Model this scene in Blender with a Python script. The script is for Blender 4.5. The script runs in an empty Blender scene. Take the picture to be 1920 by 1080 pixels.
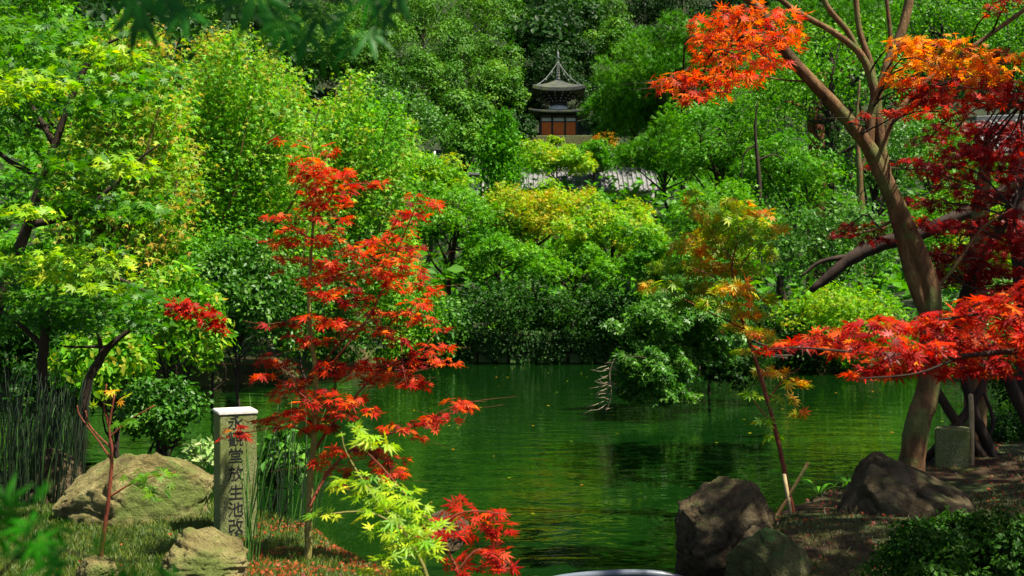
import bpy, bmesh, math, random
import numpy as np
from mathutils import Vector, Matrix, noise

R = math.radians
SC = bpy.context.scene
COL = SC.collection
F = 2059.0          # focal length in photo pixels
EYE = 2.1           # eye height over the water

# ------------------------------------------------------------------ camera
cd = bpy.data.cameras.new('camera')
cam = bpy.data.objects.new('camera', cd); COL.objects.link(cam)
cam.location = (0, 0, EYE); cam.rotation_euler = (R(90), 0, 0)
cd.sensor_width = 36; cd.lens = 36 * F / 1920
cd.clip_start = 0.05; cd.clip_end = 2000
cd.dof.use_dof = True; cd.dof.focus_distance = 10.0; cd.dof.aperture_fstop = 5.6
SC.camera = cam

# ------------------------------------------------------------------ light
SUN = Vector((0.40, -0.20, 0.89)).normalized()      # direction towards the sun
w = bpy.data.worlds.new('World'); SC.world = w; w.use_nodes = True
nt = w.node_tree; bg = nt.nodes['Background']
sky = nt.nodes.new('ShaderNodeTexSky'); sky.sky_type = 'NISHITA'; sky.sun_disc = False
sky.sun_elevation = math.asin(SUN.z); sky.sun_rotation = math.atan2(SUN.x, SUN.y)
nt.links.new(sky.outputs[0], bg.inputs[0]); bg.inputs[1].default_value = 0.05
ld = bpy.data.lights.new('sun', 'SUN'); ld.energy = 5.0; ld.angle = R(0.5); ld.color = (1, .92, .77)
sun = bpy.data.objects.new('sun', ld); COL.objects.link(sun)
sun.rotation_euler = SUN.to_track_quat('Z', 'Y').to_euler()
vs = SC.view_settings
SC.display_settings.display_device = 'sRGB'
vs.view_transform = 'Standard'; vs.look = 'None'; vs.gamma = 1; vs.exposure = 1.3
vs.use_curve_mapping = False
cy = SC.cycles
cy.max_bounces = 5; cy.diffuse_bounces = 3; cy.glossy_bounces = 3; cy.transmission_bounces = 4
cy.transparent_max_bounces = 4; cy.caustics_reflective = False; cy.caustics_refractive = False

# ------------------------------------------------------------------ helpers
def W(px, py, d):
    return np.array([(px - 960) / F * d, d, EYE + (540 - py) / F * d])

def link(o, parent=None):
    COL.objects.link(o)
    if parent is not None: o.parent = parent
    return o

def tag(o, label=None, cat=None, group=None, kind=None):
    if label: o['label'] = label
    if cat: o['category'] = cat
    if group: o['group'] = group
    if kind: o['kind'] = kind
    return o

def empty(name, loc, label, cat, group=None, rz=0):
    o = bpy.data.objects.new(name, None); o.location = Vector(loc); o.rotation_euler = (0, 0, rz)
    o.empty_display_size = .2
    link(o); o['_loc'] = 0; del o['_loc']
    return tag(o, label, cat, group)

def np_mesh(name, V, Fc, mat, attrs=None, smooth=False):
    """V (n,3), Fc (m,k) -> mesh"""
    me = bpy.data.meshes.new(name)
    n, (m, k) = len(V), Fc.shape
    me.vertices.add(n); me.vertices.foreach_set('co', np.ascontiguousarray(V, dtype=np.float32).ravel())
    me.loops.add(m * k); me.loops.foreach_set('vertex_index', np.ascontiguousarray(Fc, dtype=np.int32).ravel())
    me.polygons.add(m); me.polygons.foreach_set('loop_start', np.arange(0, m * k, k, dtype=np.int32))
    if smooth: me.polygons.foreach_set('use_smooth', np.ones(m, dtype=bool))
    for an, av in (attrs or {}).items():
        a = me.attributes.new(an, 'FLOAT', 'POINT'); a.data.foreach_set('value', np.ascontiguousarray(av, dtype=np.float32))
    me.update(calc_edges=True); me.materials.append(mat)
    return me

def add(name, me, parent=None, origin=None, kind=None):
    """link a mesh made in world coordinates; the parent is unrotated"""
    o = bpy.data.objects.new(name, me); link(o, parent)
    if parent is not None: o.location = -Vector(parent.location)
    if kind: o['kind'] = kind
    return o

def unit(a): return a / np.maximum(np.linalg.norm(a, axis=-1, keepdims=True), 1e-9)

# ------------------------------------------------------------------ materials
MATS = {}
def nodes(m):
    m.use_nodes = True; nt = m.node_tree; nt.nodes.clear()
    return nt, nt.nodes.new, nt.links.new

def ramp(nt, stops):
    r = nt.nodes.new('ShaderNodeValToRGB'); e = r.color_ramp.elements
    while len(e) < len(stops): e.new(.5)
    for i, (p, c) in enumerate(stops): e[i].position = p; e[i].color = (*c, 1)
    return r

def leaf_mat(name, cols, trans=.32, rough=.5, spec=.3, jit=.5, vj=(.62, 1.25)):
    m = bpy.data.materials.new(name); nt, N, L = nodes(m)
    a = N('ShaderNodeAttribute'); a.attribute_name = 'rnd'
    t = N('ShaderNodeAttribute'); t.attribute_name = 'tone'
    oi = N('ShaderNodeObjectInfo')
    s = N('ShaderNodeMath'); s.operation = 'ADD'; L(a.outputs['Fac'], s.inputs[0]); L(oi.outputs['Random'], s.inputs[1])
    fr = N('ShaderNodeMath'); fr.operation = 'FRACT'; L(s.outputs[0], fr.inputs[0])
    j = N('ShaderNodeMath'); j.operation = 'MULTIPLY_ADD'; L(fr.outputs[0], j.inputs[0]); j.inputs[1].default_value = jit; L(t.outputs['Fac'], j.inputs[2])
    r = ramp(nt, [(i / (len(cols) - 1), c) for i, c in enumerate(cols)]); L(j.outputs[0], r.inputs[0])
    mu = N('ShaderNodeMath'); mu.operation = 'MULTIPLY'; L(fr.outputs[0], mu.inputs[0]); mu.inputs[1].default_value = 7.31
    f2 = N('ShaderNodeMath'); f2.operation = 'FRACT'; L(mu.outputs[0], f2.inputs[0])
    v = N('ShaderNodeMapRange'); L(f2.outputs[0], v.inputs[0]); v.inputs[3].default_value = vj[0]; v.inputs[4].default_value = vj[1]
    hs = N('ShaderNodeHueSaturation'); L(v.outputs[0], hs.inputs['Value']); L(r.outputs[0], hs.inputs['Color'])
    hs.inputs['Saturation'].default_value = 1.0
    p = N('ShaderNodeBsdfPrincipled'); L(hs.outputs[0], p.inputs['Base Color'])
    p.inputs['Roughness'].default_value = rough; p.inputs['Specular IOR Level'].default_value = spec
    tr = N('ShaderNodeBsdfTranslucent')
    h2 = N('ShaderNodeHueSaturation'); L(hs.outputs[0], h2.inputs['Color']); h2.inputs['Value'].default_value = 1.5; h2.inputs['Saturation'].default_value = 1.05
    L(h2.outputs[0], tr.inputs['Color'])
    mx = N('ShaderNodeMixShader'); mx.inputs[0].default_value = trans; L(p.outputs[0], mx.inputs[1]); L(tr.outputs[0], mx.inputs[2])
    o = N('ShaderNodeOutputMaterial'); L(mx.outputs[0], o.inputs[0])
    MATS[name] = m; return m

def surf_mat(name, stops, scale=5, detail=6, rough=.85, bump=.3, bscale=None, spec=.3, stretch=(1, 1, 1), second=None, metal=0, dist=.02, moss=None):
    m = bpy.data.materials.new(name); nt, N, L = nodes(m)
    tc = N('ShaderNodeTexCoord'); mp = N('ShaderNodeMapping'); L(tc.outputs['Object'], mp.inputs[0]); mp.inputs['Scale'].default_value = stretch
    n1 = N('ShaderNodeTexNoise'); n1.inputs['Scale'].default_value = scale; n1.inputs['Detail'].default_value = detail; n1.inputs['Roughness'].default_value = .62
    L(mp.outputs[0], n1.inputs['Vector'])
    r = ramp(nt, stops); L(n1.outputs[0], r.inputs[0]); colo = r.outputs[0]
    if second:
        sc2, lo, hi, c2 = second
        n3 = N('ShaderNodeTexNoise'); n3.inputs['Scale'].default_value = sc2; n3.inputs['Detail'].default_value = 5; L(tc.outputs['Object'], n3.inputs['Vector'])
        mr = N('ShaderNodeMapRange'); mr.inputs[1].default_value = lo; mr.inputs[2].default_value = hi; L(n3.outputs[0], mr.inputs[0])
        mx = N('ShaderNodeMix'); mx.data_type = 'RGBA'; L(mr.outputs[0], mx.inputs[0]); L(colo, mx.inputs[6]); mx.inputs[7].default_value = (*c2, 1); colo = mx.outputs[2]
    if moss:   # moss lies on faces that look up
        g = N('ShaderNodeNewGeometry'); sp = N('ShaderNodeSeparateXYZ'); L(g.outputs['Normal'], sp.inputs[0])
        n4 = N('ShaderNodeTexNoise'); n4.inputs['Scale'].default_value = 9; n4.inputs['Detail'].default_value = 6; L(tc.outputs['Object'], n4.inputs['Vector'])
        ad = N('ShaderNodeMath'); ad.operation = 'ADD'; L(sp.outputs[2], ad.inputs[0]); L(n4.outputs[0], ad.inputs[1])
        mr = N('ShaderNodeMapRange'); mr.inputs[1].default_value = moss[0]; mr.inputs[2].default_value = moss[0] + .3; L(ad.outputs[0], mr.inputs[0])
        mx = N('ShaderNodeMix'); mx.data_type = 'RGBA'; L(mr.outputs[0], mx.inputs[0]); L(colo, mx.inputs[6]); mx.inputs[7].default_value = (*moss[1], 1); colo = mx.outputs[2]
    p = N('ShaderNodeBsdfPrincipled'); L(colo, p.inputs['Base Color']); p.inputs['Roughness'].default_value = rough
    p.inputs['Specular IOR Level'].default_value = spec; p.inputs['Metallic'].default_value = metal
    if bump:
        n2 = N('ShaderNodeTexNoise'); n2.inputs['Scale'].default_value = bscale or scale * 3; n2.inputs['Detail'].default_value = 8; n2.inputs['Roughness'].default_value = .7
        L(mp.outputs[0], n2.inputs['Vector'])
        b = N('ShaderNodeBump'); b.inputs['Strength'].default_value = bump; b.inputs['Distance'].default_value = dist
        L(n2.outputs[0], b.inputs['Height']); L(b.outputs[0], p.inputs['Normal'])
    o = N('ShaderNodeOutputMaterial'); L(p.outputs[0], o.inputs[0]); MATS[name] = m
    return m

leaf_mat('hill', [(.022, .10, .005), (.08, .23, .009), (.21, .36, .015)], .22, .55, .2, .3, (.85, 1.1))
leaf_mat('hill_dark', [(.006, .028, .003), (.015, .06, .005), (.035, .11, .008)], .2, .5, .15, .3, (.85, 1.1))  # darkened greens stand in for the shade of the gap behind the spire
leaf_mat('mid', [(.028, .14, .004), (.075, .26, .007), (.18, .39, .010)], .35, .5, .2, .5, (.7, 1.2))
leaf_mat('mid_yellow', [(.05, .23, .006), (.13, .35, .009), (.26, .43, .012), (.46, .32, .02)], .4, .5, .2)
leaf_mat('fresh', [(.035, .18, .006), (.09, .31, .010), (.20, .43, .015), (.46, .30, .04)], .4, .5, .2)
leaf_mat('cool', [(.018, .09, .006), (.05, .18, .010), (.15, .31, .035)], .28, .45, .3)
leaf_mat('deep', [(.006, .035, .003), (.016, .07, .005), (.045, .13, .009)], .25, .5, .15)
leaf_mat('pine', [(.03, .15, .005), (.08, .28, .008), (.16, .40, .012)], .3, .5, .15, .4, (.75, 1.15))
leaf_mat('maple_green', [(.02, .11, .004), (.06, .21, .006), (.16, .33, .008)], .45, .45)
leaf_mat('maple_lime', [(.09, .28, .008), (.26, .45, .012), (.56, .60, .02)], .45, .45)
leaf_mat('maple_red', [(.18, .004, .004), (.44, .012, .005), (.60, .05, .006), (.70, .17, .012)], .42, .5, .15)
leaf_mat('maple_orange', [(.50, .02, .005), (.68, .09, .006), (.78, .24, .008), (.70, .42, .015)], .42, .5, .15)
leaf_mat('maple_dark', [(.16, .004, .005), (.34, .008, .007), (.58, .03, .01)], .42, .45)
leaf_mat('maple_turn', [(.12, .30, .008), (.30, .40, .010), (.66, .34, .015), (.75, .10, .01)], .42, .45)
leaf_mat('near_green', [(.012, .12, .004), (.02, .19, .005), (.03, .26, .008)], .35, .5)
leaf_mat('near_bright', [(.02, .20, .003), (.04, .29, .004), (.06, .36, .005)], .5, .5, .2)  # raised green stands in for light shining through the corner leaves
leaf_mat('grass', [(.03, .08, .006), (.07, .13, .008), (.17, .16, .02)], .3)
leaf_mat('moss', [(.02, .035, .004), (.05, .06, .008), (.10, .07, .02)], .2)
leaf_mat('litter', [(.12, .015, .006), (.28, .03, .008), (.45, .12, .02)], .25)
leaf_mat('pale_leaf', [(.08, .24, .03), (.25, .42, .10), (.55, .55, .30)], .3)
bark = surf_mat('bark', [(.3, (.05, .024, .009)), (.5, (.15, .075, .028)), (.72, (.28, .18, .065))], 9, 9, .8, 1, 30, stretch=(1, 1, .28), second=(5, .5, .62, (.13, .14, .035)), dist=.035)
bark_d = surf_mat('bark_dark', [(.3, (.012, .008, .006)), (.6, (.045, .028, .018)), (.8, (.08, .06, .035))], 6, 7, .9, .6, 22, stretch=(1, 1, .3), dist=.02)
bark_r = surf_mat('bark_red', [(.3, (.10, .02, .012)), (.6, (.20, .05, .02)), (.8, (.24, .12, .04))], 9, 5, .7, .3, 30)
bark_g = surf_mat('bark_green', [(.3, (.10, .10, .02)), (.55, (.22, .20, .05)), (.8, (.30, .22, .08))], 9, 6, .75, .4, 30)
stem_m = surf_mat('stem', [(.3, (.02, .07, .008)), (.7, (.06, .16, .02))], 12, 3, .5, .1)
stem_d = surf_mat('stem_dark', [(.3, (.004, .012, .003)), (.7, (.012, .030, .008))], 12, 3, .6, .1)  # near-black copy of the stem green, shade put into the colour
twig_m = surf_mat('twig_pale', [(.3, (.20, .15, .10)), (.7, (.36, .30, .21))], 12, 3, .8, .2)
bamboo_m = surf_mat('bamboo', [(.3, (.28, .20, .09)), (.7, (.50, .40, .20))], 14, 4, .55, .1)
stone_g = surf_mat('granite', [(.34, (.05, .06, .02)), (.5, (.15, .17, .06)), (.66, (.34, .34, .17))], 95, 6, .9, .5, 120, dist=.006, second=(6, .45, .7, (.12, .16, .035)))
stone_top = surf_mat('granite_pale', [(.3, (.50, .48, .42)), (.7, (.75, .72, .66))], 60, 4, .9, .2, 120, dist=.004)
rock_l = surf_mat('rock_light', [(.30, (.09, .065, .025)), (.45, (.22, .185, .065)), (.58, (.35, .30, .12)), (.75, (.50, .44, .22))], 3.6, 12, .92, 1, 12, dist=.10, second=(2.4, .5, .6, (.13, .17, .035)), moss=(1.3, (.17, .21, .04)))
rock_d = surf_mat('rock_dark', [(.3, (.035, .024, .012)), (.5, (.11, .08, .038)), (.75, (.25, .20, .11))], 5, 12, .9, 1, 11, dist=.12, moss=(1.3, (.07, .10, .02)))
rock_m = surf_mat('rock_mossy', [(.3, (.06, .06, .02)), (.55, (.14, .15, .05)), (.8, (.28, .26, .14))], 4, 9, .9, 1, 11, dist=.10, moss=(1.15, (.06, .16, .03)))
rock_w = surf_mat('rock_wall', [(.3, (.02, .025, .008)), (.55, (.06, .055, .02)), (.8, (.12, .10, .04))], 5, 8, .9, .6, 18, dist=.03, second=(1.3, .45, .65, (.05, .10, .02)))
tile_m = surf_mat('tile', [(.3, (.08, .08, .08)), (.55, (.17, .17, .165)), (.8, (.30, .30, .28))], 3, 6, .6, .2, 20)
plaster = surf_mat('plaster', [(.3, (.60, .58, .52)), (.7, (.80, .78, .74))], 2, 6, .9, .1)
wood_r = surf_mat('wood_red', [(.3, (.52, .07, .012)), (.7, (.75, .18, .03))], 3, 5, .7, .2, 20, stretch=(4, 4, .6))
wood_d = surf_mat('wood_dark', [(.3, (.018, .014, .012)), (.7, (.055, .045, .038))], 4, 4, .8, .2)
roof_d = surf_mat('roof_bark', [(.3, (.03, .034, .03)), (.6, (.065, .07, .062)), (.8, (.11, .12, .10))], 3, 8, .95, .4, 20, second=(1.2, .5, .7, (.09, .12, .03)))
bronze = surf_mat('bronze', [(.3, (.10, .12, .10)), (.7, (.24, .27, .23))], 8, 4, .6, .1)
ink = surf_mat('ink', [(.3, (.006, .006, .008)), (.7, (.015, .015, .018))], 20, 3, .8, 0)
rim_m = surf_mat('rim', [(.3, (.10, .12, .15)), (.7, (.15, .18, .22))], 5, 3, .3, 0, spec=.5)
metal_m = surf_mat('post_paint', [(.3, (.55, .58, .50)), (.7, (.70, .72, .66))], 5, 3, .5, 0)

# ground material: dark soil, moss and litter
gm = surf_mat('ground', [(.30, (.02, .012, .006)), (.48, (.055, .032, .012)), (.62, (.06, .075, .014)), (.8, (.14, .13, .03))], 2.2, 10, .95, .9, 40, dist=.03, second=(.9, .42, .58, (.035, .06, .010)))
hillg = surf_mat('hill_ground', [(.3, (.008, .012, .004)), (.6, (.018, .03, .008)), (.8, (.03, .045, .012))], 1.2, 8, .95, .6, 5)

# water
wm = bpy.data.materials.new('pond_water'); nt, N, L = nodes(wm)
tc = N('ShaderNodeTexCoord')
def wn(scale, st, det, rough=.5):
    mp = N('ShaderNodeMapping'); L(tc.outputs['Object'], mp.inputs[0]); mp.inputs['Scale'].default_value = st
    n = N('ShaderNodeTexNoise'); n.inputs['Scale'].default_value = scale; n.inputs['Detail'].default_value = det; n.inputs['Roughness'].default_value = rough
    n.inputs['Distortion'].default_value = .6
    L(mp.outputs[0], n.inputs['Vector']); return n
n1 = wn(1.0, (1.1, 2.2, 1), 3); n2 = wn(1.0, (5, 10, 1), 2)
ad = N('ShaderNodeMath'); ad.operation = 'MULTIPLY_ADD'; L(n2.outputs[0], ad.inputs[0]); ad.inputs[1].default_value = .12; L(n1.outputs[0], ad.inputs[2])
b = N('ShaderNodeBump'); b.inputs['Strength'].default_value = 1; b.inputs['Distance'].default_value = .014; L(ad.outputs[0], b.inputs['Height'])
p = N('ShaderNodeBsdfPrincipled'); p.inputs['Base Color'].default_value = (.002, .014, .0015, 1)
p.inputs['Roughness'].default_value = .012; p.inputs['IOR'].default_value = 1.333; p.inputs['Specular IOR Level'].default_value = .22
L(b.outputs[0], p.inputs['Normal']); o = N('ShaderNodeOutputMaterial'); L(p.outputs[0], o.inputs[0])

# ------------------------------------------------------------------ terrain
POND = np.array([(-15, 18), (-11.5, 20.8), (-7.5, 22.3), (-5.4, 24.5), (-4.6, 28.5), (-3.6, 30.45), (5.4, 30.45), (7.5, 28.2), (12, 27.3), (17, 25.5), (24, 21.5),
                 (21, 17.5), (13, 16.2), (7.2, 13.9), (4.6, 11.5), (2.9, 10.4), (1.6, 8.4), (.8, 6.0), (.2, 5.2), (-.3, 6.3), (-1.0, 7.7), (-2.1, 8.5), (-3.2, 9.6),
                 (-5.0, 11.0), (-6.8, 12.6), (-9.5, 15.2), (-14, 16.5)], float)
def pond_sd(x, y):
    """signed distance to the pond edge: positive on land"""
    x = np.asarray(x, float); y = np.asarray(y, float)
    d = np.full(x.shape, 1e9); inside = np.zeros(x.shape, bool)
    n = len(POND)
    for i in range(n):
        ax, ay = POND[i]; bx, by = POND[(i + 1) % n]
        ex, ey = bx - ax, by - ay
        t = np.clip(((x - ax) * ex + (y - ay) * ey) / (ex * ex + ey * ey), 0, 1)
        d = np.minimum(d, np.hypot(x - ax - t * ex, y - ay - t * ey))
        c = ((ay > y) != (by > y)) & (x < (bx - ax) * (y - ay) / (by - ay + 1e-12) + ax)
        inside ^= c
    return np.where(inside, -d, d)
def ground_z(x, y):
    x = np.asarray(x, float); y = np.asarray(y, float)
    sd = pond_sd(x, y)
    low = np.interp(sd, [-2, -.25, .0, .45, 3, 12], [-.9, -.35, -.02, .45, .62, .95])
    hill = np.interp(y, [32, 45, 60, 70, 100, 148, 200, 320, 420], [0, .9, 4.6, 6.8, 11, 20.6, 49, 165, 250])
    side = np.maximum(0, np.abs(x) - 14) * .10 * np.clip((y - 15) / 20, 0, 1)
    bump = .05 * np.sin(x * 1.7 + y * .6) + .04 * np.sin(y * 2.3 - x) 
    return low + hill + side + np.where(sd > .2, bump, 0)
def gz(x, y): return float(ground_z(np.array([x]), np.array([y]))[0])

def grid_mesh(xs, ys, fn, mat, name):
    X, Y = np.meshgrid(xs, ys); Z = fn(X, Y)
    V = np.stack([X.ravel(), Y.ravel(), Z.ravel()], 1)
    nx = len(xs); ny = len(ys)
    i = np.arange(nx - 1)[None, :] + np.arange(ny - 1)[:, None] * nx
    Fc = np.stack([i, i + 1, i + 1 + nx, i + nx], -1).reshape(-1, 4)
    return np_mesh(name, V, Fc, mat, smooth=True)
xs = np.concatenate([np.linspace(-400, -40, 24, endpoint=False), np.linspace(-40, -12, 40, endpoint=False), np.arange(-12, 12, .22), np.linspace(12, 40, 40, endpoint=False), np.linspace(40, 400, 25)])
ys = np.concatenate([np.linspace(-60, -2, 12, endpoint=False), np.arange(-2, 34, .25), np.linspace(34, 80, 30, endpoint=False), np.linspace(80, 420, 50)])
g = add('ground', grid_mesh(xs, ys, ground_z, gm, 'ground')); g['kind'] = 'structure'
g.data.materials.append(hillg); cen = np.zeros(len(g.data.polygons) * 3); g.data.polygons.foreach_get('center', cen); cen = cen.reshape(-1, 3)
g.data.polygons.foreach_set('material_index', (cen[:, 1] > 31).astype(np.int32))
wme = np_mesh('pond_water', np.array([(-26, 4.6, 0), (30, 4.6, 0), (30, 31.4, 0), (-26, 31.4, 0)]), np.array([[0, 1, 2, 3]]), wm)
wo = add('pond_water', wme); wo['kind'] = 'structure'

# ------------------------------------------------------------------ leaves
def T_maple(lobes, wd, droop=.16, two=True):
    V = [(0, 0, 0)]; Fc = []
    for ang, ln in lobes:
        a = R(ang); dx, dy = math.sin(a), math.cos(a); nx, ny = dy, -dx
        m = ln * .42; b = len(V)
        V.append((dx * m + nx * wd * ln, dy * m + ny * wd * ln, -.02))
        V.append((dx * ln, dy * ln, -droop * ln * ln))
        V.append((dx * m - nx * wd * ln, dy * m - ny * wd * ln, -.02))
        if two: 
            V.append((dx * m, dy * m, .035)); Fc += [(0, b, b + 3), (b, b + 1, b + 3), (b + 3, b + 1, b + 2), (0, b + 3, b + 2)]
        else: Fc += [(0, b, b + 1), (0, b + 1, b + 2)]
    return np.array(V, float), np.array(Fc)
T7 = T_maple([(0, 1), (38, .92), (-38, .92), (80, .72), (-80, .72), (125, .38), (-125, .38)], .105)
T7b = T_maple([(0, 1), (38, .92), (-38, .92), (80, .72), (-80, .72), (125, .38), (-125, .38)], .15, two=False)
T7c = T_maple([(0, 1), (38, .92), (-38, .92), (80, .72), (-80, .72), (125, .38), (-125, .38)], .115, two=False)
T5 = T_maple([(0, 1), (50, .85), (-50, .85), (100, .5), (-100, .5)], .17, two=False)
T3 = (np.array([(0, 0, 0), (.22, .45, 0), (0, 1, -.15), (-.22, .45, 0), (.75, .55, -.1), (.1, .12, 0), (-.75, .55, -.1), (-.1, .12, 0)]), np.array([(0, 1, 2), (0, 2, 3), (5, 4, 1), (7, 3, 6)]))
TE = (np.array([(0, 0, 0), (.3, .45, .05), (0, 1, -.12), (-.3, .45, .05)]), np.array([(0, 1, 2), (0, 2, 3)]))
TL = (np.array([(0, 0, 0), (.17, .3, .03), (.2, .6, .02), (0, 1, -.12), (-.2, .6, .02), (-.17, .3, .03), (0, .5, 0)]), np.array([(0, 1, 6), (1, 2, 6), (2, 3, 6), (6, 3, 4), (6, 4, 5), (0, 6, 5)]))
TB = (np.array([(-.09, 0, 0), (.09, 0, 0), (.02, 1, -.15)]), np.array([(0, 1, 2)]))
TN = (np.array([(-.06, 0, 0), (.06, 0, 0), (.0, 1, 0), (.35, .8, .1), (.3, .9, .1), (-.35, .8, -.1), (-.3, .9, -.1)]), np.array([(0, 1, 2), (0, 1, 3), (0, 4, 1), (0, 1, 5), (0, 6, 1)]))

def frames(pos, nrm, head):
    z = unit(nrm); y = head - (head * z).sum(1, keepdims=True) * z; y = unit(y); x = np.cross(y, z)
    return np.stack([x, y, z], 2)      # columns

def leaf_mesh(name, pos, Rm, size, tmpl, mat, rng, tone):
    TV, TF = tmpl; n = len(pos); k = len(TV)
    V = np.einsum('nij,kj->nki', Rm, TV) * size[:, None, None] + pos[:, None, :]
    Fc = TF[None] + (np.arange(n) * k)[:, None, None]
    rnd = np.repeat(rng.random(n), k)
    return np_mesh(name, V.reshape(-1, 3), Fc.reshape(-1, TF.shape[1]), mat, {'rnd': rnd, 'tone': np.repeat(tone, k)})

# tubes -------------------------------------------------------------
def smooth_path(P, r, step=4, wob=0, rng=None):
    P = np.asarray(P, float); r = np.asarray(r, float); n = len(P)
    if n < 2: return P, r
    Q = np.vstack([2 * P[0] - P[1], P, 2 * P[-1] - P[-2]]); out = []; ro = []
    for i in range(n - 1):
        p0, p1, p2, p3 = Q[i:i + 4]
        for s in range(step):
            t = s / step
            out.append(.5 * ((2 * p1) + (-p0 + p2) * t + (2 * p0 - 5 * p1 + 4 * p2 - p3) * t * t + (-p0 + 3 * p1 - 3 * p2 + p3) * t ** 3))
            ro.append(r[i] * (1 - t) + r[i + 1] * t)
    out.append(P[-1]); ro.append(r[-1])
    out = np.array(out); ro = np.array(ro)
    if wob and rng is not None:
        j = rng.normal(0, 1, out.shape) * ro[:, None] * wob; j[0] = 0; out += j; ro = ro * (1 + rng.normal(0, .018, len(ro)))
    return out, ro
class Tubes:
    def __init__(s): s.V = []; s.F = []; s.n = 0
    def add(s, P, r, k=7, step=4, wob=.12, rng=None):
        P, r = smooth_path(P, r, step, wob, rng or np.random.default_rng(1))
        T = unit(np.gradient(P, axis=0)); up = np.array([.13, .31, .94]); 
        A = unit(np.cross(T, up) + 1e-6); B = np.cross(T, A)
        a = np.linspace(0, 2 * np.pi, k, endpoint=False)
        ring = (A[:, None] * np.cos(a)[None, :, None] + B[:, None] * np.sin(a)[None, :, None]) * r[:, None, None] + P[:, None]
        m = len(P); i = np.arange(k); j = (i + 1) % k
        Fc = np.concatenate([np.stack([i + q * k, j + q * k, j + (q + 1) * k, i + (q + 1) * k], 1) for q in range(m - 1)])
        s.V.append(ring.reshape(-1, 3)); s.F.append(Fc + s.n); s.n += m * k
        # close the end with a point
        tip = P[-1] + T[-1] * r[-1] * .5; s.V.append(tip[None]); 
        e = (m - 1) * k + s.n - m * k
        s.F.append(np.stack([i + e, j + e, np.full(k, s.n), np.full(k, s.n)], 1)); s.n += 1
    def mesh(s, name, mat):
        F4 = np.concatenate(s.F); me = bpy.data.meshes.new(name)
        tri = F4[:, 2] == F4[:, 3]
        faces = [tuple(f[:3]) if t else tuple(f) for f, t in zip(F4.tolist(), tri)]
        me.from_pydata(np.concatenate(s.V).tolist(), [], faces); me.polygons.foreach_set('use_smooth', np.ones(len(faces), bool)); me.materials.append(mat)
        return me
def P3(pts, d):
    """[(px, py, width_px[, dd])] -> world path and radii"""
    P = []; r = []
    for t in pts:
        dd = d + (t[3] if len(t) > 3 else 0); P.append(W(t[0], t[1], dd)); r.append(t[2] * dd / F / 2)
    return np.array(P), np.array(r)

# crowns --------------------------------------------------------------
def lobe_crown(rng, c, rad, nl, lr, n, flat=1.0, low=-.35, up=.35, jitter=.5, tilt=.55, mode='puff', shell=(.45, .95), stray_p=.16):
    """c centre, rad (rx,ry,rz); returns pos, nrm, head, tone and the lobe centres"""
    rad = np.array(rad); 
    dv = unit(rng.normal(size=(nl * 6, 3))); dv = dv[dv[:, 2] > low][:nl]
    rr = rng.uniform(shell[0], shell[1], (len(dv), 1))
    LC = np.asarray(c) + dv * rr * rad * (1 - lr * .6)
    LR = lr * rad.mean() * rng.uniform(.65, 1.25, len(dv)); lt = rng.uniform(0, .5, len(dv))
    pr = LR ** 2; idx = rng.choice(len(dv), n, p=pr / pr.sum())
    d2 = rng.normal(size=(n, 3)); d2[:, 2] = d2[:, 2] + up; d2 = unit(d2)
    # small bumps on every lobe
    s = 1 + .22 * np.sin(d2[:, 0] * 7 + idx) * np.sin(d2[:, 1] * 6 + 2 * idx) + .12 * np.sin(d2[:, 2] * 13 + d2[:, 0] * 11 + idx)
    rr = (1 - rng.random(n) ** 2 * .35) * s
    stray = rng.random(n) < stray_p * 1.5; rr = np.where(stray, rr * (1 + .6 * rng.random(n) ** 1.5), rr)
    off = d2 * (LR[idx] * rr)[:, None]; off[:, 2] *= flat
    off += rng.normal(0, .07 if stray_p > .1 else .03, (n, 3)) * LR[idx][:, None]
    pos = LC[idx] + off
    w_ = rad.mean()       # larger hollows and bulges over the whole crown
    ph = rng.uniform(0, 6, 3)
    pos += (np.stack([np.sin(pos[:, 1] * 5 / w_ + ph[0]) , np.sin(pos[:, 0] * 6 / w_ + ph[1]), np.sin(pos[:, 0] * 9 / w_ + pos[:, 1] * 5 / w_ + ph[2])], 1)) * w_ * (.085 if stray_p > .1 else .02)
    # drop what lies deep inside another lobe
    keep = np.ones(n, bool)
    for i in range(len(dv)):
        q = pos - LC[i]; q[:, 2] = q[:, 2] / flat
        keep &= ~((np.linalg.norm(q, axis=1) < LR[i] * .55))
    pos = pos[keep]; d2 = d2[keep]; idx = idx[keep]; m = len(pos)
    if mode == 'puff': nrm = unit(d2 + rng.normal(0, jitter, (m, 3)) + [0, 0, .25])
    elif mode == 'pine': nrm = unit(rng.normal(size=(m, 3)))
    else: nrm = unit(np.stack([d2[:, 0] * tilt, d2[:, 1] * tilt, np.full(m, 1.)], 1) + rng.normal(0, jitter, (m, 3)))
    head = unit(d2 + rng.normal(0, .6, (m, 3)) + ([0, 0, .6] if mode == 'pine' else [0, 0, -.25]))
    return pos, nrm, head, lt[idx], LC, LR

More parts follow.
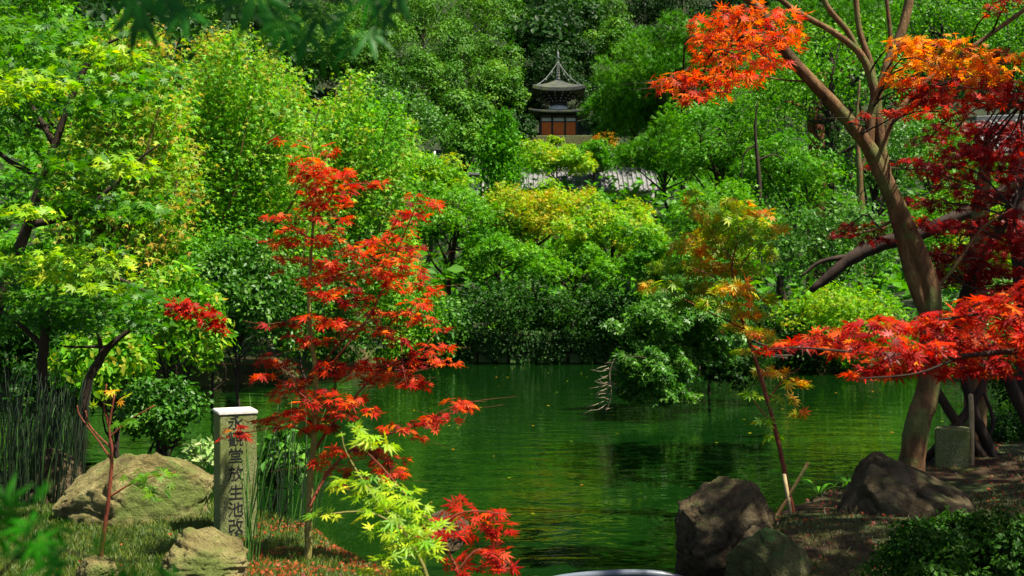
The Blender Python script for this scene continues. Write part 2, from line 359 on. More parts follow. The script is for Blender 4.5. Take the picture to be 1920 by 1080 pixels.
def trunk_tubes(rng, base, c, rad, LC, tr, k=7, nl=12, low=.5):
    t = Tubes(); base = np.asarray(base, float); c = np.asarray(c, float)
    top = c + [0, 0, rad[2] * .55]; H = max(.3, top[2] - base[2])
    fork = base + (c - base) * .45; fork[2] = base[2] + H * low * .7
    fork[:2] += rng.normal(0, .04 * H, 2)
    t.add([base - [0, 0, .25], base + (fork - base) * .5 + [rng.normal(0, .03) * H, 0, 0], fork, top], [tr * 1.25, tr, tr * .8, tr * .2], k, 5, .08, rng)
    for i in rng.permutation(len(LC))[:nl]:
        q = LC[i]; s = fork + (top - fork) * rng.uniform(0, .6) 
        mid = s * .5 + q * .5 + rng.normal(0, .05, 3) * H; mid[2] -= .02 * H
        t.add([s, mid, q], [tr * .5, tr * .28, tr * .08], 5, 3, .1, rng)
    return t

SEED = [100]
def tree(name, label, cat, px, py, wpx, hpx, d, mat, leaf=.12, n=6000, mode='puff', nl=26, lr=.33, tmpl=TE, group=None, flat=None,
         trunk=True, bark_=None, tr=None, depth=.9, tone=0., base=None, jitter=.5, low=-.35, up=.35, part='crown', shell=(.45, .95), tilt=.55, nlimb=12, seed=None, stray_p=.16):
    SEED[0] += 1; rng = np.random.default_rng(seed or SEED[0])
    if d > 95 and cat == 'tree':          # a hillside tree stands where the slope carries its crown
        ds = np.arange(100, 300, 1.5); zc = EYE + (540 - py) / F * ds; gg = ground_z((px - 960) / F * ds, ds)
        d = float(ds[np.argmin(np.abs(zc - hpx * ds / F * .42 - gg))])
    c = W(px, py, d); rx = wpx * d / F / 2; rz = hpx * d / F / 2; ry = rx * depth
    if c[2] < gz(c[0], d): print('BURIED', label, c, gz(c[0], d))
    bx, by = (c[0], d) if base is None else base
    bz = gz(bx, by)
    root = empty(name, (bx, by, bz), label, cat, group)
    if mode == 'maple': nl = int(nl * 1.5); lr = lr * .8
    if flat is None: flat = .38 if mode == 'maple' else (.5 if mode == 'pine' else .85)
    pos, nrm, head, lt, LC, LR = lobe_crown(rng, c, (rx, ry, rz), nl, lr, n, flat, low, up, jitter, tilt, mode, shell, stray_p)
    g = ground_z(pos[:, 0], pos[:, 1]) + .05; ok = pos[:, 2] > g; pos, nrm, head, lt = pos[ok], nrm[ok], head[ok], lt[ok]
    size = leaf * rng.uniform(.65, 1.25, len(pos))
    me = leaf_mesh('crown', pos, frames(pos, nrm, head), size, tmpl, MATS[mat], rng, lt + tone)
    o = add(part, me, root)
    if trunk:
        tb = trunk_tubes(rng, (bx, by, bz), c, (rx, ry, rz), LC, tr or max(.03, .035 * (c[2] + rz - bz) * .6), nl=nlimb)
        add('trunk', tb.mesh('trunk', bark_ or bark_d), root)
    return root

def copy_tree(o, loc, scale, rz, label, group=None):
    r = o.copy(); link(r); r.location = loc; r.scale = (scale[0], scale[0], scale[1]); r.rotation_euler = (0, 0, rz)
    if label: r['label'] = label
    if group: r['group'] = group
    for ch in o.children:
        c = ch.copy(); link(c, r)
    return r

# pads: flat sprays of maple leaves given in photo pixels ----------------
def pads_to_leaves(rng, pads, d, leaf, dens=1.0, dj=.25, tilt=.45):
    POS = []; NR = []; HD = []; PC = []
    for p in pads:
        px, py, wp, hp = p[:4]; dd = d + (p[4] if len(p) > 4 else rng.uniform(-dj, dj))
        c = W(px, py, dd); rx = wp * dd / F / 2; rz = max(hp * dd / F / 2, leaf * .25); ry = max(rx * .7, leaf)
        n = max(3, int(dens * (rx * 2) * (ry * 2 + rz * 2) / (leaf * leaf) * 1.1))
        a = rng.uniform(0, 2 * np.pi, n); q = np.sqrt(rng.random(n))
        x = np.cos(a) * q * rx; y = np.sin(a) * q * ry; z = rng.uniform(-1, 1, n) * rz - (q ** 2) * rz * .5 + rz * .3
        POS.append(np.stack([x, y, z], 1) + c)
        o = np.stack([np.cos(a), np.sin(a), np.zeros(n)], 1)
        NR.append(unit(o * tilt * .6 + [0, -.15, 1] + rng.normal(0, tilt, (n, 3))))
        HD.append(unit(o + rng.normal(0, .6, (n, 3)) + [0, 0, -.25])); PC.append(c)
    return np.concatenate(POS), np.concatenate(NR), np.concatenate(HD), PC

def leaves_on(root, rng, pos, nrm, head, leaf, tmpl, mat, tone, single=200, part='leaf', rest='foliage'):
    """the largest leaves are parts of their own, the rest one mass"""
    size = leaf * rng.uniform(.6, 1.2, len(pos)); Rm = frames(pos, nrm, head)
    tone = np.broadcast_to(tone, len(pos)).astype(float)
    inv = (np.abs(pos[:, 0]) < pos[:, 1] * .47) & (np.abs(pos[:, 2] - EYE) < pos[:, 1] * .265)
    order = np.argsort(-(size / pos[:, 1]) * np.where(inv, 1, .01)); one = order[:single]; many = order[single:]
    base = []
    for t in (0, .25, .5, .75):
        TV, TF = tmpl
        base.append(np_mesh('leaf', TV, TF, MATS[mat], {'tone': np.full(len(TV), t), 'rnd': np.zeros(len(TV))}))
    rl = Vector(root.location)
    for i in one:
        M = Matrix.Translation(Vector(pos[i]) - rl) @ Matrix([[*map(float, Rm[i][a]), 0] for a in range(3)] + [[0, 0, 0, 1]]) @ Matrix.Scale(float(size[i]), 4)
        o = bpy.data.objects.new(part, base[min(3, int(max(0, tone[i]) * 4))]); link(o, root); o.matrix_basis = M
    if len(many):
        me = leaf_mesh('foliage', pos[many], Rm[many], size[many], T7c if tmpl is T7 else tmpl, MATS[mat], rng, tone[many])
        add(rest, me, root, kind='stuff')

def twigs_to(root, rng, anchors, centres, r0, mat, name='twig'):
    """thin twigs from the nearest point of the limbs to every spray, with a few side shoots"""
    A = np.concatenate(anchors); t = Tubes()
    for c in centres:
        d = np.linalg.norm((A - c) * [1, .6, 1.3], axis=1); d = d + (A[:, 2] > c[2] + .15) * .1
        a = A[np.argmin(d)]; L_ = np.linalg.norm(a - c)
        if L_ < .05: continue
        m = (a + c) / 2 + rng.normal(0, .06, 3) * L_ + [0, 0, .05 * L_]
        t.add([a, m, c], [r0, r0 * .7, r0 * .35], 5, 3, .15, rng)
        for k in range(3):
            e = c + rng.normal(0, 1, 3) * [.14, .12, .03]; t.add([m * .4 + c * .6, (c + e) / 2, e], [r0 * .4, r0 * .3, r0 * .15], 4, 2, .1, rng)
    add(name, t.mesh(name, mat), root, kind='stuff')
exec_order = []
# ================================================================== far hill
HL = [ # px, py, wpx, hpx, d, mat, label words
 (700, 110, 190, 190, 150, 'hill', 'rounded green tree on the hillside behind the tall fresh green tree'),
 (790, 60, 190, 170, 175, 'hill', 'rounded broadleaf tree high on the hill above the left mid slope'),
 (905, 50, 170, 150, 190, 'hill', 'domed green tree on the upper hillside just left of the dark gap'),
 (880, 130, 200, 170, 165, 'hill', 'large cauliflower crowned tree on the hillside up and left of the pagoda'),
 (930, 195, 130, 150, 158, 'hill', 'bright domed tree on the hillside immediately left of the pagoda spire'),
 (800, 170, 190, 150, 150, 'hill', 'big knobbly crowned green tree halfway up the slope left of the pagoda'),
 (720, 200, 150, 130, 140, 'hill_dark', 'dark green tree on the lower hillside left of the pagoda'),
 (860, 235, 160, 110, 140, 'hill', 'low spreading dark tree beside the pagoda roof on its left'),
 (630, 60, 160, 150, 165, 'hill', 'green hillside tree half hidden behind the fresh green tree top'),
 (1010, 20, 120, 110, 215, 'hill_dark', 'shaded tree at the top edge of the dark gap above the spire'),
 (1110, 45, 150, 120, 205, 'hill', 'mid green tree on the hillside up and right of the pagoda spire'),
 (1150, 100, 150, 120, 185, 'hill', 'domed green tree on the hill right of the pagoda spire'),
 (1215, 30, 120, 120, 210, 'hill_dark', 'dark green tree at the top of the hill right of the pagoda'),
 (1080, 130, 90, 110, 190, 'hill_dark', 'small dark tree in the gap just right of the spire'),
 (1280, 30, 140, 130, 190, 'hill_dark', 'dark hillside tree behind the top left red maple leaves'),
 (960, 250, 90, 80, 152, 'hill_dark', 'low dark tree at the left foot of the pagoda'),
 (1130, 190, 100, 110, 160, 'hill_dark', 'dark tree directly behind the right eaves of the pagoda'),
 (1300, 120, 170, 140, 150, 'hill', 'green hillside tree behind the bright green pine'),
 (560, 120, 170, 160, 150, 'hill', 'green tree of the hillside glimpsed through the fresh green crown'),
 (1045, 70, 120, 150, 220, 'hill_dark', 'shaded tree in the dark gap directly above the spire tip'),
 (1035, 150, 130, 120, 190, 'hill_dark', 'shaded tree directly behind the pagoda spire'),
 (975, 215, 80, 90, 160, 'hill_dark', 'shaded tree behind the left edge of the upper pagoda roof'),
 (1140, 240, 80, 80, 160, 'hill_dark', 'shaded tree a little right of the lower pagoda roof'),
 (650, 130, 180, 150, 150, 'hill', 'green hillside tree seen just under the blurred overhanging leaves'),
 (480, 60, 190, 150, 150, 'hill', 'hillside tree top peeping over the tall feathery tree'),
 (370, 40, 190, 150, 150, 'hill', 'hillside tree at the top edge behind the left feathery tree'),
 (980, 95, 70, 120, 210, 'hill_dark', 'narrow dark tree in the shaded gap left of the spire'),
]
for (px, py, a, b, d, m, lab) in HL:
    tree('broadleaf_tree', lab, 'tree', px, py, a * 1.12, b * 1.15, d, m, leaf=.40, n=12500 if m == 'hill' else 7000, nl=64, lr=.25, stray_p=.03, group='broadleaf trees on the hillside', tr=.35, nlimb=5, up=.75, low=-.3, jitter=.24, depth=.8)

# far wood: everything beyond that reads as one mass
rng = np.random.default_rng(7)
POS = []; NR = []; HD = []; TN_ = []
k = 0
for yy in np.arange(95, 300, 12.):
    for xx in np.arange(-yy * .75, yy * .75, 11.):
        x = xx + rng.uniform(-3, 3); y = yy + rng.uniform(-4, 4); px = 960 + x / y * F
        if y < 215 and 540 < px < 1360 and not (y > 160 and 950 < px < 1110): continue
        if y < 130 and 400 < px < 1500: continue
        r = rng.uniform(4.5, 7.5); z = gz(x, y) + r * 1.1
        far = px < -100 or px > 2020
        p_, n_, h_, t_, _, _ = lobe_crown(rng, (x, y, z), (r, r, r), 14, .42, 950 if not far else 260, .8, -.2, .5, .5)
        POS.append(p_); NR.append(n_); HD.append(h_); TN_.append(t_)
POS = np.concatenate(POS); NR = np.concatenate(NR); HD = np.concatenate(HD); TN_ = np.concatenate(TN_)
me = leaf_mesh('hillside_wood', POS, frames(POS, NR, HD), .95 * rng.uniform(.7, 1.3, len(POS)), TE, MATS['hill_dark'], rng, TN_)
tag(add('hillside_wood', me), 'distant dense wood covering the upper hill', 'wood', kind='stuff')

# ================================================================== pagoda
def box_bm(bm, c, s, rz=0):
    m = Matrix.Translation(Vector(c)) @ Matrix.Rotation(rz, 4, 'Z') @ Matrix.Diagonal((*s, 1))
    return bmesh.ops.create_cube(bm, size=1, matrix=m)['verts']
def bm_obj(name, bm, mat, parent=None, smooth=False, bevel=0):
    if bevel:
        bmesh.ops.bevel(bm, geom=bm.edges[:], offset=bevel, segments=1, affect='EDGES')
    me = bpy.data.meshes.new(name); bm.to_mesh(me); bm.free(); me.materials.append(mat)
    if smooth: me.polygons.foreach_set('use_smooth', np.ones(len(me.polygons), bool))
    o = bpy.data.objects.new(name, me); link(o, parent); return o
def boxes(name, lst, mat, parent, bevel=0):
    bm = bmesh.new()
    for c, s in lst: box_bm(bm, c, s)
    return bm_obj(name, bm, mat, parent, bevel=bevel)
def lathe(name, prof, mat, parent, k=20, smooth=True):
    bm = bmesh.new(); rings = []
    for r, z in prof: rings.append([bm.verts.new((r * math.cos(2 * math.pi * i / k), r * math.sin(2 * math.pi * i / k), z)) for i in range(k)])
    for a, b_ in zip(rings, rings[1:]):
        for i in range(k): bm.faces.new((a[i], a[(i + 1) % k], b_[(i + 1) % k], b_[i]))
    bm.faces.new(rings[-1]); bm.faces.new(rings[0][::-1])
    return bm_obj(name, bm, mat, parent, smooth)
def curved_roof(name, half, z0, top_half, z1, lift, mat, parent, th=.16, sag=.9):
    """square hipped roof with a concave slope and lifted corners, closed below"""
    n = 10; m = 12; bm = bmesh.new()
    def ring(t, dz):
        h = half + (top_half - half) * t; pts = []
        for s in range(4):
            for i in range(m):
                u = -1 + 2 * i / m
                x, y = u * h, -h
                z = z0 + (z1 - z0) * (t ** 1.0 * (1 - sag * .35 * (1 - t) )) + lift * abs(u) ** 3 * (1 - t) ** 2 + dz
                a = s * math.pi / 2
                pts.append(bm.verts.new((x * math.cos(a) - y * math.sin(a), x * math.sin(a) + y * math.cos(a), z)))
        return pts
    rs = [ring(i / n, 0) for i in range(n + 1)]
    under = ring(0, -th); 
    k = 4 * m
    inner = []
    for i in range(k):
        v = under[i].co; inner.append(bm.verts.new((v.x * .62, v.y * .62, z0 - th + .05)))
    seq = [inner, under] + rs
    for a, b_ in zip(seq, seq[1:]):
        for i in range(k): bm.faces.new((a[i], a[(i + 1) % k], b_[(i + 1) % k], b_[i]))
    bm.faces.new(rs[-1]); bm.faces.new(inner[::-1])
    return bm_obj(name, bm, mat, parent)

PD = 147.; s_ = PD / F
pc = W(1046, 262, PD)
pg = empty('pagoda', pc, 'two storeyed wooden pagoda with dark curved roofs and tall spire on the hill', 'pagoda')
h = lambda py: (262 - py) * s_       # height above the base for a photo row
boxes('platform', [((0, 0, -1.4), (9.0, 9.0, 2.7))], rock_m, pg, .05)
boxes('veranda', [((0, 0, .06), (6.6, 6.6, .16))], wood_d, pg)
hw = 33 * s_
boxes('wall', [((0, 0, (h(222)) / 2 + .1), (hw * 1.9, hw * 1.9, h(222) - .2))], plaster, pg)
for sx in (-1, -.36, .36, 1):
    for sy in (-1, 1): boxes('pillar', [((sx * hw, sy * hw, h(222) / 2 + .14), (.26, .26, h(222) - .1))], wood_d, pg)
for i, (x0, x1) in enumerate(((-1, -.36), (-.36, .36), (.36, 1))):
    a, b_ = x0 * hw + .14, x1 * hw - .14
    dr = boxes('door' if i == 1 else 'lattice_window', [(((a + b_) / 2, -hw * .985, .14 + h(234) / 2), (b_ - a, .14, h(234) - .1))], wood_r, pg)
    for q in range(1, 4): boxes('slat' if i != 1 else 'door_panel', [((a + (b_ - a) * q / 4, -hw * .985 - .09, .14 + h(234) / 2), (.07, .05, h(234) - .3))], wood_r, dr)
boxes('beam', [((0, -hw * 1.01, h(233.2)), (hw * 2.1, .22, .12))], wood_d, pg)
boxes('beam', [((0, -hw * 1.01, h(224.5)), (hw * 2.1, .22, .22))], wood_d, pg)
for i in range(9): boxes('bracket', [((-hw + i * hw / 4, -hw * 1.1, h(220.5)), (.16, .5, .26))], wood_d, pg)
curved_roof('lower_roof', 56 * s_, h(216), 18 * s_, h(207.5), .32, roof_d, pg, .2, .5)
for i in range(26): boxes('rafter', [((-3.7 + i * 7.4 / 25, -3.3, h(217.7)), (.09, 1.3, .09))], wood_d, pg)
lathe('dome', [(19.5 * s_, h(209)), (19.5 * s_, h(206)), (18.5 * s_, h(203.5)), (16 * s_, h(201)), (13.5 * s_, h(199.5))], plaster, pg, 28)
rail = boxes('railing', [((0, -1.5, h(199.5)), (3.0, .06, .06)), ((0, 1.5, h(199.5)), (3.0, .06, .06))], wood_d, pg)
lathe('upper_wall', [(12.5 * s_, h(200.3)), (12.5 * s_, h(186))], wood_d, pg, 24, False)
for i in range(12):
    a = i * math.pi / 6; boxes('pillar', [((math.cos(a) * 12.6 * s_, math.sin(a) * 12.6 * s_, h(193)), (.13, .13, 13 * s_))], wood_d, pg)
# tiers of bracket arms stepping outwards
for t in range(4):
    rr = (14 + t * 7) * s_; zz = h(192 - t * 4.2)
    k = 16
    for i in range(k):
        a = 2 * math.pi * (i + .5) / k
        bm = bmesh.new(); box_bm(bm, (math.cos(a) * rr, math.sin(a) * rr, zz), (.55, .16, .17), a); box_bm(bm, (math.cos(a) * (rr + .25), math.sin(a) * (rr + .25), zz + .13), (.14, .62, .1), a)
        bm_obj('bracket', bm, wood_d, pg)
    if t % 1 == 0:
        for i in range(k):
            a = 2 * math.pi * (i + .5) / k
            bm = bmesh.new(); box_bm(bm, (math.cos(a) * (rr + .31), math.sin(a) * (rr + .31), zz), (.05, .09, .1), a); bm_obj('bracket_tip', bm, plaster, pg)
curved_roof('upper_roof', 48.5 * s_, h(172.5), 3.2 * s_, h(150), .38, roof_d, pg, .42)
for i in range(24): boxes('rafter', [((-3.2 + i * 6.4 / 23, -2.85, h(175.8)), (.09, 1.1, .1))], wood_d, pg)
sp = lathe('spire', [(4.2 * s_, h(152)), (4.2 * s_, h(148.5)), (5 * s_, h(148)), (3 * s_, h(146)), (1.7 * s_, h(145)), (1.2 * s_, h(118)), (.9 * s_, h(97)), (.15 * s_, h(94))], bronze, pg, 12)
for i in range(9):
    lathe('ring', [((3.9 - i * .16) * s_, h(143 - i * 3.1) - .06), ((4.1 - i * .16) * s_, h(143 - i * 3.1)), ((3.9 - i * .16) * s_, h(143 - i * 3.1) + .06)], bronze, sp, 12)
lathe('finial', [(.5 * s_, h(113)), (2.9 * s_, h(108)), (1.8 * s_, h(104)), (2.4 * s_, h(101)), (.2 * s_, h(95.5))], bronze, sp, 10)
for sx, sy in ((-1, -1), (1, -1), (-1, 1), (1, 1)):
    t = Tubes(); P = []
    for q in np.linspace(0, 1, 9):
        x = 46.5 * s_ * q; z = h(116) * (1 - q) + h(170.5) * q - math.sin(q * math.pi) * .55
        P.append((sx * x, sy * x, z))
    t.add(P, [.045] * 9, 5, 1, 0); o = bpy.data.objects.new('chain', t.mesh('chain', bronze)); link(o, pg)
    for q in (2, 4, 6): 
        bm = bmesh.new(); bmesh.ops.create_cone(bm, cap_ends=True, segments=8, radius1=.11, radius2=.05, depth=.2, matrix=Matrix.Translation(Vector(P[q]) - Vector((0, 0, .13)))); bm_obj('bell', bm, bronze, o)

# ================================================================== tiled roofs
def tile_roof(name, label, x0, x1, d, ztop, drop, run, gap, cat, base_h, rz=0, ncourse=3):
    """long roof: ridge at ztop, slope falling towards the camera"""
    L_ = x1 - x0; cx = (x0 + x1) / 2
    root = empty(name, (cx, d, ztop - drop - base_h), label, cat, rz=rz); zt = drop + base_h
    boxes('wall', [((0, .2, (base_h + .05) / 2), (L_ - .3, run * 1.2, base_h + .05))], plaster, root)
    boxes('ridge', [((0, 0, zt + .08), (L_ + .1, .34, .34))], tile_m, root, .03)
    n = int(L_ / gap); ang = math.atan2(drop, run); ln = math.hypot(drop, run)
    for sgn in (-1, 1):
        bm = bmesh.new()
        m = Matrix.Translation((0, sgn * run / 2, zt - drop / 2)) @ Matrix.Rotation(-sgn * ang, 4, 'X') @ Matrix.Diagonal((L_, ln, .08, 1))
        bmesh.ops.create_cube(bm, size=1, matrix=m); bm_obj('roof_slope', bm, tile_m, root)
    bm = bmesh.new(); bmesh.ops.create_cone(bm, cap_ends=True, segments=8, radius1=gap * .27, radius2=gap * .27, depth=ln, matrix=Matrix.Rotation(R(90), 4, 'X'))
    me = bpy.data.meshes.new('tile_row'); bm.to_mesh(me); bm.free(); me.materials.append(tile_m)
    for i in range(n + 1):
        o = bpy.data.objects.new('tile_row', me); link(o, root)
        o.location = (-L_ / 2 + i * L_ / n, -run / 2, zt - drop / 2 + .07); o.rotation_euler = (ang, 0, 0)
    for i in range(n + 1):
        o = boxes('eave_tile', [((-L_ / 2 + i * L_ / n, -run - .03, base_h + .03), (gap * .5, .1, .16))], tile_m, root)
    return root
a = W(905, 322, 70); b_ = W(1228, 322, 70)
tile_roof('tiled_gallery', 'long low gallery with a pale tiled roof below the pagoda', a[0], b_[0], 70, a[2], 1.35, 1.9, .29, 'building', 1.6)
a = W(880, 324, 66); b_ = W(906, 324, 66)
gt = empty('garden_wall', ((a[0] + b_[0]) / 2, 66, a[2] - 1.7), 'short white plaster wall end with tiled coping left of the slim cypress', 'wall')
boxes('wall', [((0, 0, .75), (.85, .5, 1.5))], plaster, gt, .02); boxes('coping', [((0, 0, 1.58), (1.05, .9, .16))], tile_m, gt, .03)
for i in range(3): boxes('post', [((-.32 + i * .32, -.28, .75), (.07, .07, 1.48))], wood_d, gt)
a = W(1842, 222, 55); b_ = W(1990, 222, 55)
tile_roof('tiled_house', 'grey tiled house roof among the trees at the right edge', a[0], b_[0] + 4, 55, a[2], 2.1, 2.6, .30, 'building', 2.4, rz=R(-14))
t = Tubes(); P, r = P3([(815, 345, 4), (815, 284, 4)], 52); t.add(P, r, 8, 1, 0)
rt = empty('lamp_post', W(815, 345, 52), 'thin pale post standing among trees left of the cypress', 'post'); add('pole', t.mesh('pole', metal_m), rt)

# ================================================================== middle distance trees
MID = [ # px,py,w,h,d,mat,kwargs,label
 (745, 245, 190, 170, 62, 'cool', dict(leaf=.17, n=7000, nl=34), 'greyish green round tree above the far bank left of the cypress'),
 (868, 285, 92, 110, 64, 'hill', dict(leaf=.2, n=5000, nl=22, up=.7), 'small domed dark tree just left of the cypress'),
 (640, 300, 200, 260, 48, 'mid', dict(leaf=.15, n=9000, nl=34, mode='maple', tmpl=T3), 'leafy green tree right behind the top of the red sapling'),
 (800, 345, 170, 120, 46, 'mid_yellow', dict(leaf=.16, n=6000, nl=26, mode='maple', tmpl=T3), 'yellow green maple under the pale post'),
 (720, 340, 180, 130, 42, 'mid', dict(leaf=.15, n=6000, nl=26, mode='maple', tmpl=T3), 'green maple behind the upper right sprays of the red sapling'),
 (1045, 310, 150, 84, 66, 'mid_yellow', dict(leaf=.2, n=6000, nl=26, mode='maple', tmpl=T3), 'lime green maple directly below the pagoda doors'),
 (1000, 290, 70, 60, 72, 'mid_yellow', dict(leaf=.2, n=2500, nl=16), 'pale green shrub at the foot of the pagoda slope'),
 (1110, 300, 110, 80, 68, 'mid', dict(leaf=.2, n=4000, nl=20, mode='maple', tmpl=T3), 'green maple right of the lime green one under the pagoda'),
 (1130, 270, 60, 50, 84, 'maple_turn', dict(leaf=.2, n=1500, nl=12, tone=.12), 'small orange tinged shrub right of the pagoda base'),
 (1175, 290, 50, 40, 78, 'maple_turn', dict(leaf=.2, n=1200, nl=12, tone=.2), 'rusty little shrub at the foot of the big pine'),
 (1042, 264, 36, 18, 130, 'mid_yellow', dict(leaf=.3, n=700, nl=10), 'tiny light green bush in front of the pagoda door'),
 (1195, 215, 185, 260, 76, 'pine', dict(leaf=.42, n=16000, nl=50, lr=.27, mode='pine', tmpl=TN), 'big bright green pine on the slope right of the pagoda'),
 (1275, 150, 220, 260, 72, 'pine', dict(leaf=.40, n=14000, nl=44, lr=.27, mode='pine', tmpl=TN), 'bright green pine behind the left red maple spray'),
 (1250, 300, 190, 150, 60, 'pine', dict(leaf=.34, n=9000, nl=30, lr=.3, mode='pine', tmpl=TN), 'lower bright pine above the tiled gallery'),
 (1350, 290, 230, 260, 44, 'mid', dict(leaf=.15, n=12000, nl=40, mode='maple', tmpl=T3), 'green tree behind the gallery right end and below the red spray'),
 (1430, 190, 200, 220, 52, 'mid', dict(leaf=.16, n=9000, nl=36), 'soft green tree directly left of the big maple trunk'),
 (1560, 165, 280, 240, 41, 'mid', dict(leaf=.15, n=11000, nl=44), 'green tree filling the gap between the upper maple limbs'),
 (1590, 60, 300, 160, 70, 'pine', dict(leaf=.36, n=9000, nl=40, mode='pine', tmpl=TN), 'pine high up behind the forked limbs'),
 (1760, 60, 260, 200, 60, 'mid', dict(leaf=.19, n=9000, nl=40), 'bright green tree behind the orange leaves at top right'),
 (1890, 120, 240, 260, 60, 'mid', dict(leaf=.19, n=8000, nl=36), 'green tree above the tiled house at the right edge'),
 (1745, 285, 140, 160, 48, 'mid', dict(leaf=.15, n=6000, nl=30), 'green tree just left of the tiled house roof'),
 (1480, 350, 200, 220, 38, 'mid', dict(leaf=.13, n=9000, nl=36, mode='maple', tmpl=T3), 'green maple in front of the dark pine trunk'),
 (1650, 320, 200, 220, 40, 'cool', dict(leaf=.13, n=8000, nl=36), 'cool green tree behind the middle of the big maple trunk'),
 (1870, 378, 220, 150, 38, 'mid', dict(leaf=.13, n=7000, nl=32), 'green tree below the tiled house roof'),
 (1350, 430, 230, 200, 34, 'mid', dict(leaf=.12, n=9000, nl=36, mode='maple', tmpl=T3), 'green maple behind the turning sapling'),
 (1560, 470, 250, 170, 31, 'cool', dict(leaf=.11, n=9000, nl=40, tmpl=T3), 'blue green tree on the far shore behind the dark slanting limb'),
 (1760, 450, 240, 180, 32, 'mid', dict(leaf=.12, n=8000, nl=36), 'green tree on the right shore behind the dark red leaves'),
 (1900, 480, 200, 200, 27, 'mid_yellow', dict(leaf=.11, n=7000, nl=30), 'yellow green bushy tree at the right edge'),
 (700, 440, 190, 200, 36, 'cool', dict(leaf=.12, n=8000, nl=34, mode='maple', tmpl=T3), 'blue green tree between the red sapling and its right branch'),
 (860, 440, 240, 200, 35, 'mid', dict(leaf=.12, n=11000, nl=44, mode='maple', tmpl=T3, lr=.27), 'layered green maple on the far bank left of centre'),
 (1010, 425, 260, 180, 36, 'mid_yellow', dict(leaf=.12, n=11000, nl=44, mode='maple', tmpl=T3, lr=.27, tone=.18), 'yellow and orange tipped maple in the middle of the far bank'),
 (1150, 450, 250, 190, 34, 'mid_yellow', dict(leaf=.12, n=11000, nl=44, mode='maple', tmpl=T3, lr=.27), 'lime green layered maple on the far bank below the gallery'),
 (940, 500, 220, 130, 33, 'mid', dict(leaf=.11, n=8000, nl=36, mode='maple', tmpl=T3, lr=.25), 'low green maple at the middle of the far bank'),
 (1080, 510, 220, 110, 32.5, 'mid', dict(leaf=.11, n=7000, nl=30, mode='maple', tmpl=T3, lr=.25), 'low spreading maple above the stone bank wall'),
 (1260, 500, 200, 160, 31, 'mid', dict(leaf=.11, n=8000, nl=34, mode='maple', tmpl=T3, lr=.27), 'green maple on the far bank right of the stone wall'),
]
for (px, py, a, b_, d, m, kw, lab) in MID:
    kw = dict(kw); kw['n'] = int(kw['n'] * .98)
    nm = 'pine_tree' if kw.get('mode') == 'pine' else ('maple_tree' if 'maple' in lab else ('shrub' if 'shrub' in lab or 'bush ' in lab else 'broadleaf_tree'))
    tree(nm, lab, 'pine' if nm == 'pine_tree' else ('maple' if nm == 'maple_tree' else ('shrub' if nm == 'shrub' else 'tree')), px, py, a * 1.1, b_ * 1.1, d, m, **kw)
# cypress: narrow upright crown
SEED[0] += 1; rng = np.random.default_rng(55)
c0 = W(940, 355, 58); hh = 150 * 58 / F
root = empty('cypress_tree', (c0[0], 58, gz(c0[0], 58)), 'slim upright cypress standing in front of the gallery left of the pagoda', 'tree')
n = 9000; tt = rng.random(n) ** .8; lob = rng.integers(0, 26, n)
lp = rng.uniform(0, 2 * np.pi, 26); lh = rng.uniform(.05, .95, 26)
rad_ = (1.15 * (1 - lh) ** .6 + .25)
pos = np.stack([c0[0] + np.cos(lp[lob]) * rad_[lob] * .55, 58 + np.sin(lp[lob]) * rad_[lob] * .55, c0[2] + lh[lob] * hh], 1) + rng.normal(0, 1, (n, 3)) * (rad_[lob][:, None] * [.32, .32, .38])
nrm = unit(rng.normal(size=(n, 3))); hd = unit(rng.normal(0, .5, (n, 3)) + [0, 0, 1])
add('crown', leaf_mesh('crown', pos, frames(pos, nrm, hd), .22 * rng.uniform(.7, 1.2, n), TE, MATS['pine'], rng, rng.random(26)[lob] * .5), root)
t = Tubes(); t.add([(c0[0], 58, gz(c0[0], 58) - .3), (c0[0] + .1, 58, c0[2] + hh * .5), (c0[0], 58, c0[2] + hh * .9)], [.22, .14, .03], 7); add('trunk', t.mesh('trunk', bark_d), root)

# old pine trunks seen behind the right maple
def bare(name, label, cat, pts, d, mat, k=9, extra=(), part='trunk', group=None):
    P, r = P3(pts, d); b0 = P[0].copy()
    root = empty(name, b0, label, cat, group); t = Tubes(); t.add(P, r, k, 5, .06, np.random.default_rng(len(label))); add(part, t.mesh('trunk', mat), root)
    for e in extra:
        P, r = P3(e, d); t = Tubes(); t.add(P, r, 6, 4, .1, np.random.default_rng(3)); add('branch', t.mesh('branch', mat), root)
    return root
bare('pine_tree', 'thick reddish brown old trunk standing in shade behind the right maple', 'tree', [(1541, 560, 58), (1540, 400, 50), (1538, 300, 44), (1532, 220, 36), (1540, 130, 22)], 43, bark_r,
     extra=[[(1540, 250, 14), (1500, 200, 8), (1470, 190, 4)], [(1535, 190, 12), (1580, 130, 8), (1610, 110, 4)]])
bare('broadleaf_tree', 'pale slender trunk right of the thick reddish trunk', 'tree', [(1618, 600, 18), (1614, 420, 15), (1612, 330, 12), (1606, 240, 7), (1612, 150, 3)], 38.5, bark, extra=[[(1612, 320, 8), (1640, 260, 5), (1660, 230, 3)]])
bare('broadleaf_tree', 'thin dark trunk with drooping bare twigs behind the turning sapling', 'tree', [(1424, 600, 12), (1424, 380, 10), (1420, 300, 8), (1416, 240, 5), (1420, 190, 2)], 37, bark_d,
     extra=[[(1422, 300, 5), (1450, 290, 3), (1470, 300, 2)], [(1420, 270, 5), (1395, 290, 3), (1390, 340, 2)], [(1424, 340, 5), (1410, 360, 3), (1408, 400, 2)]])
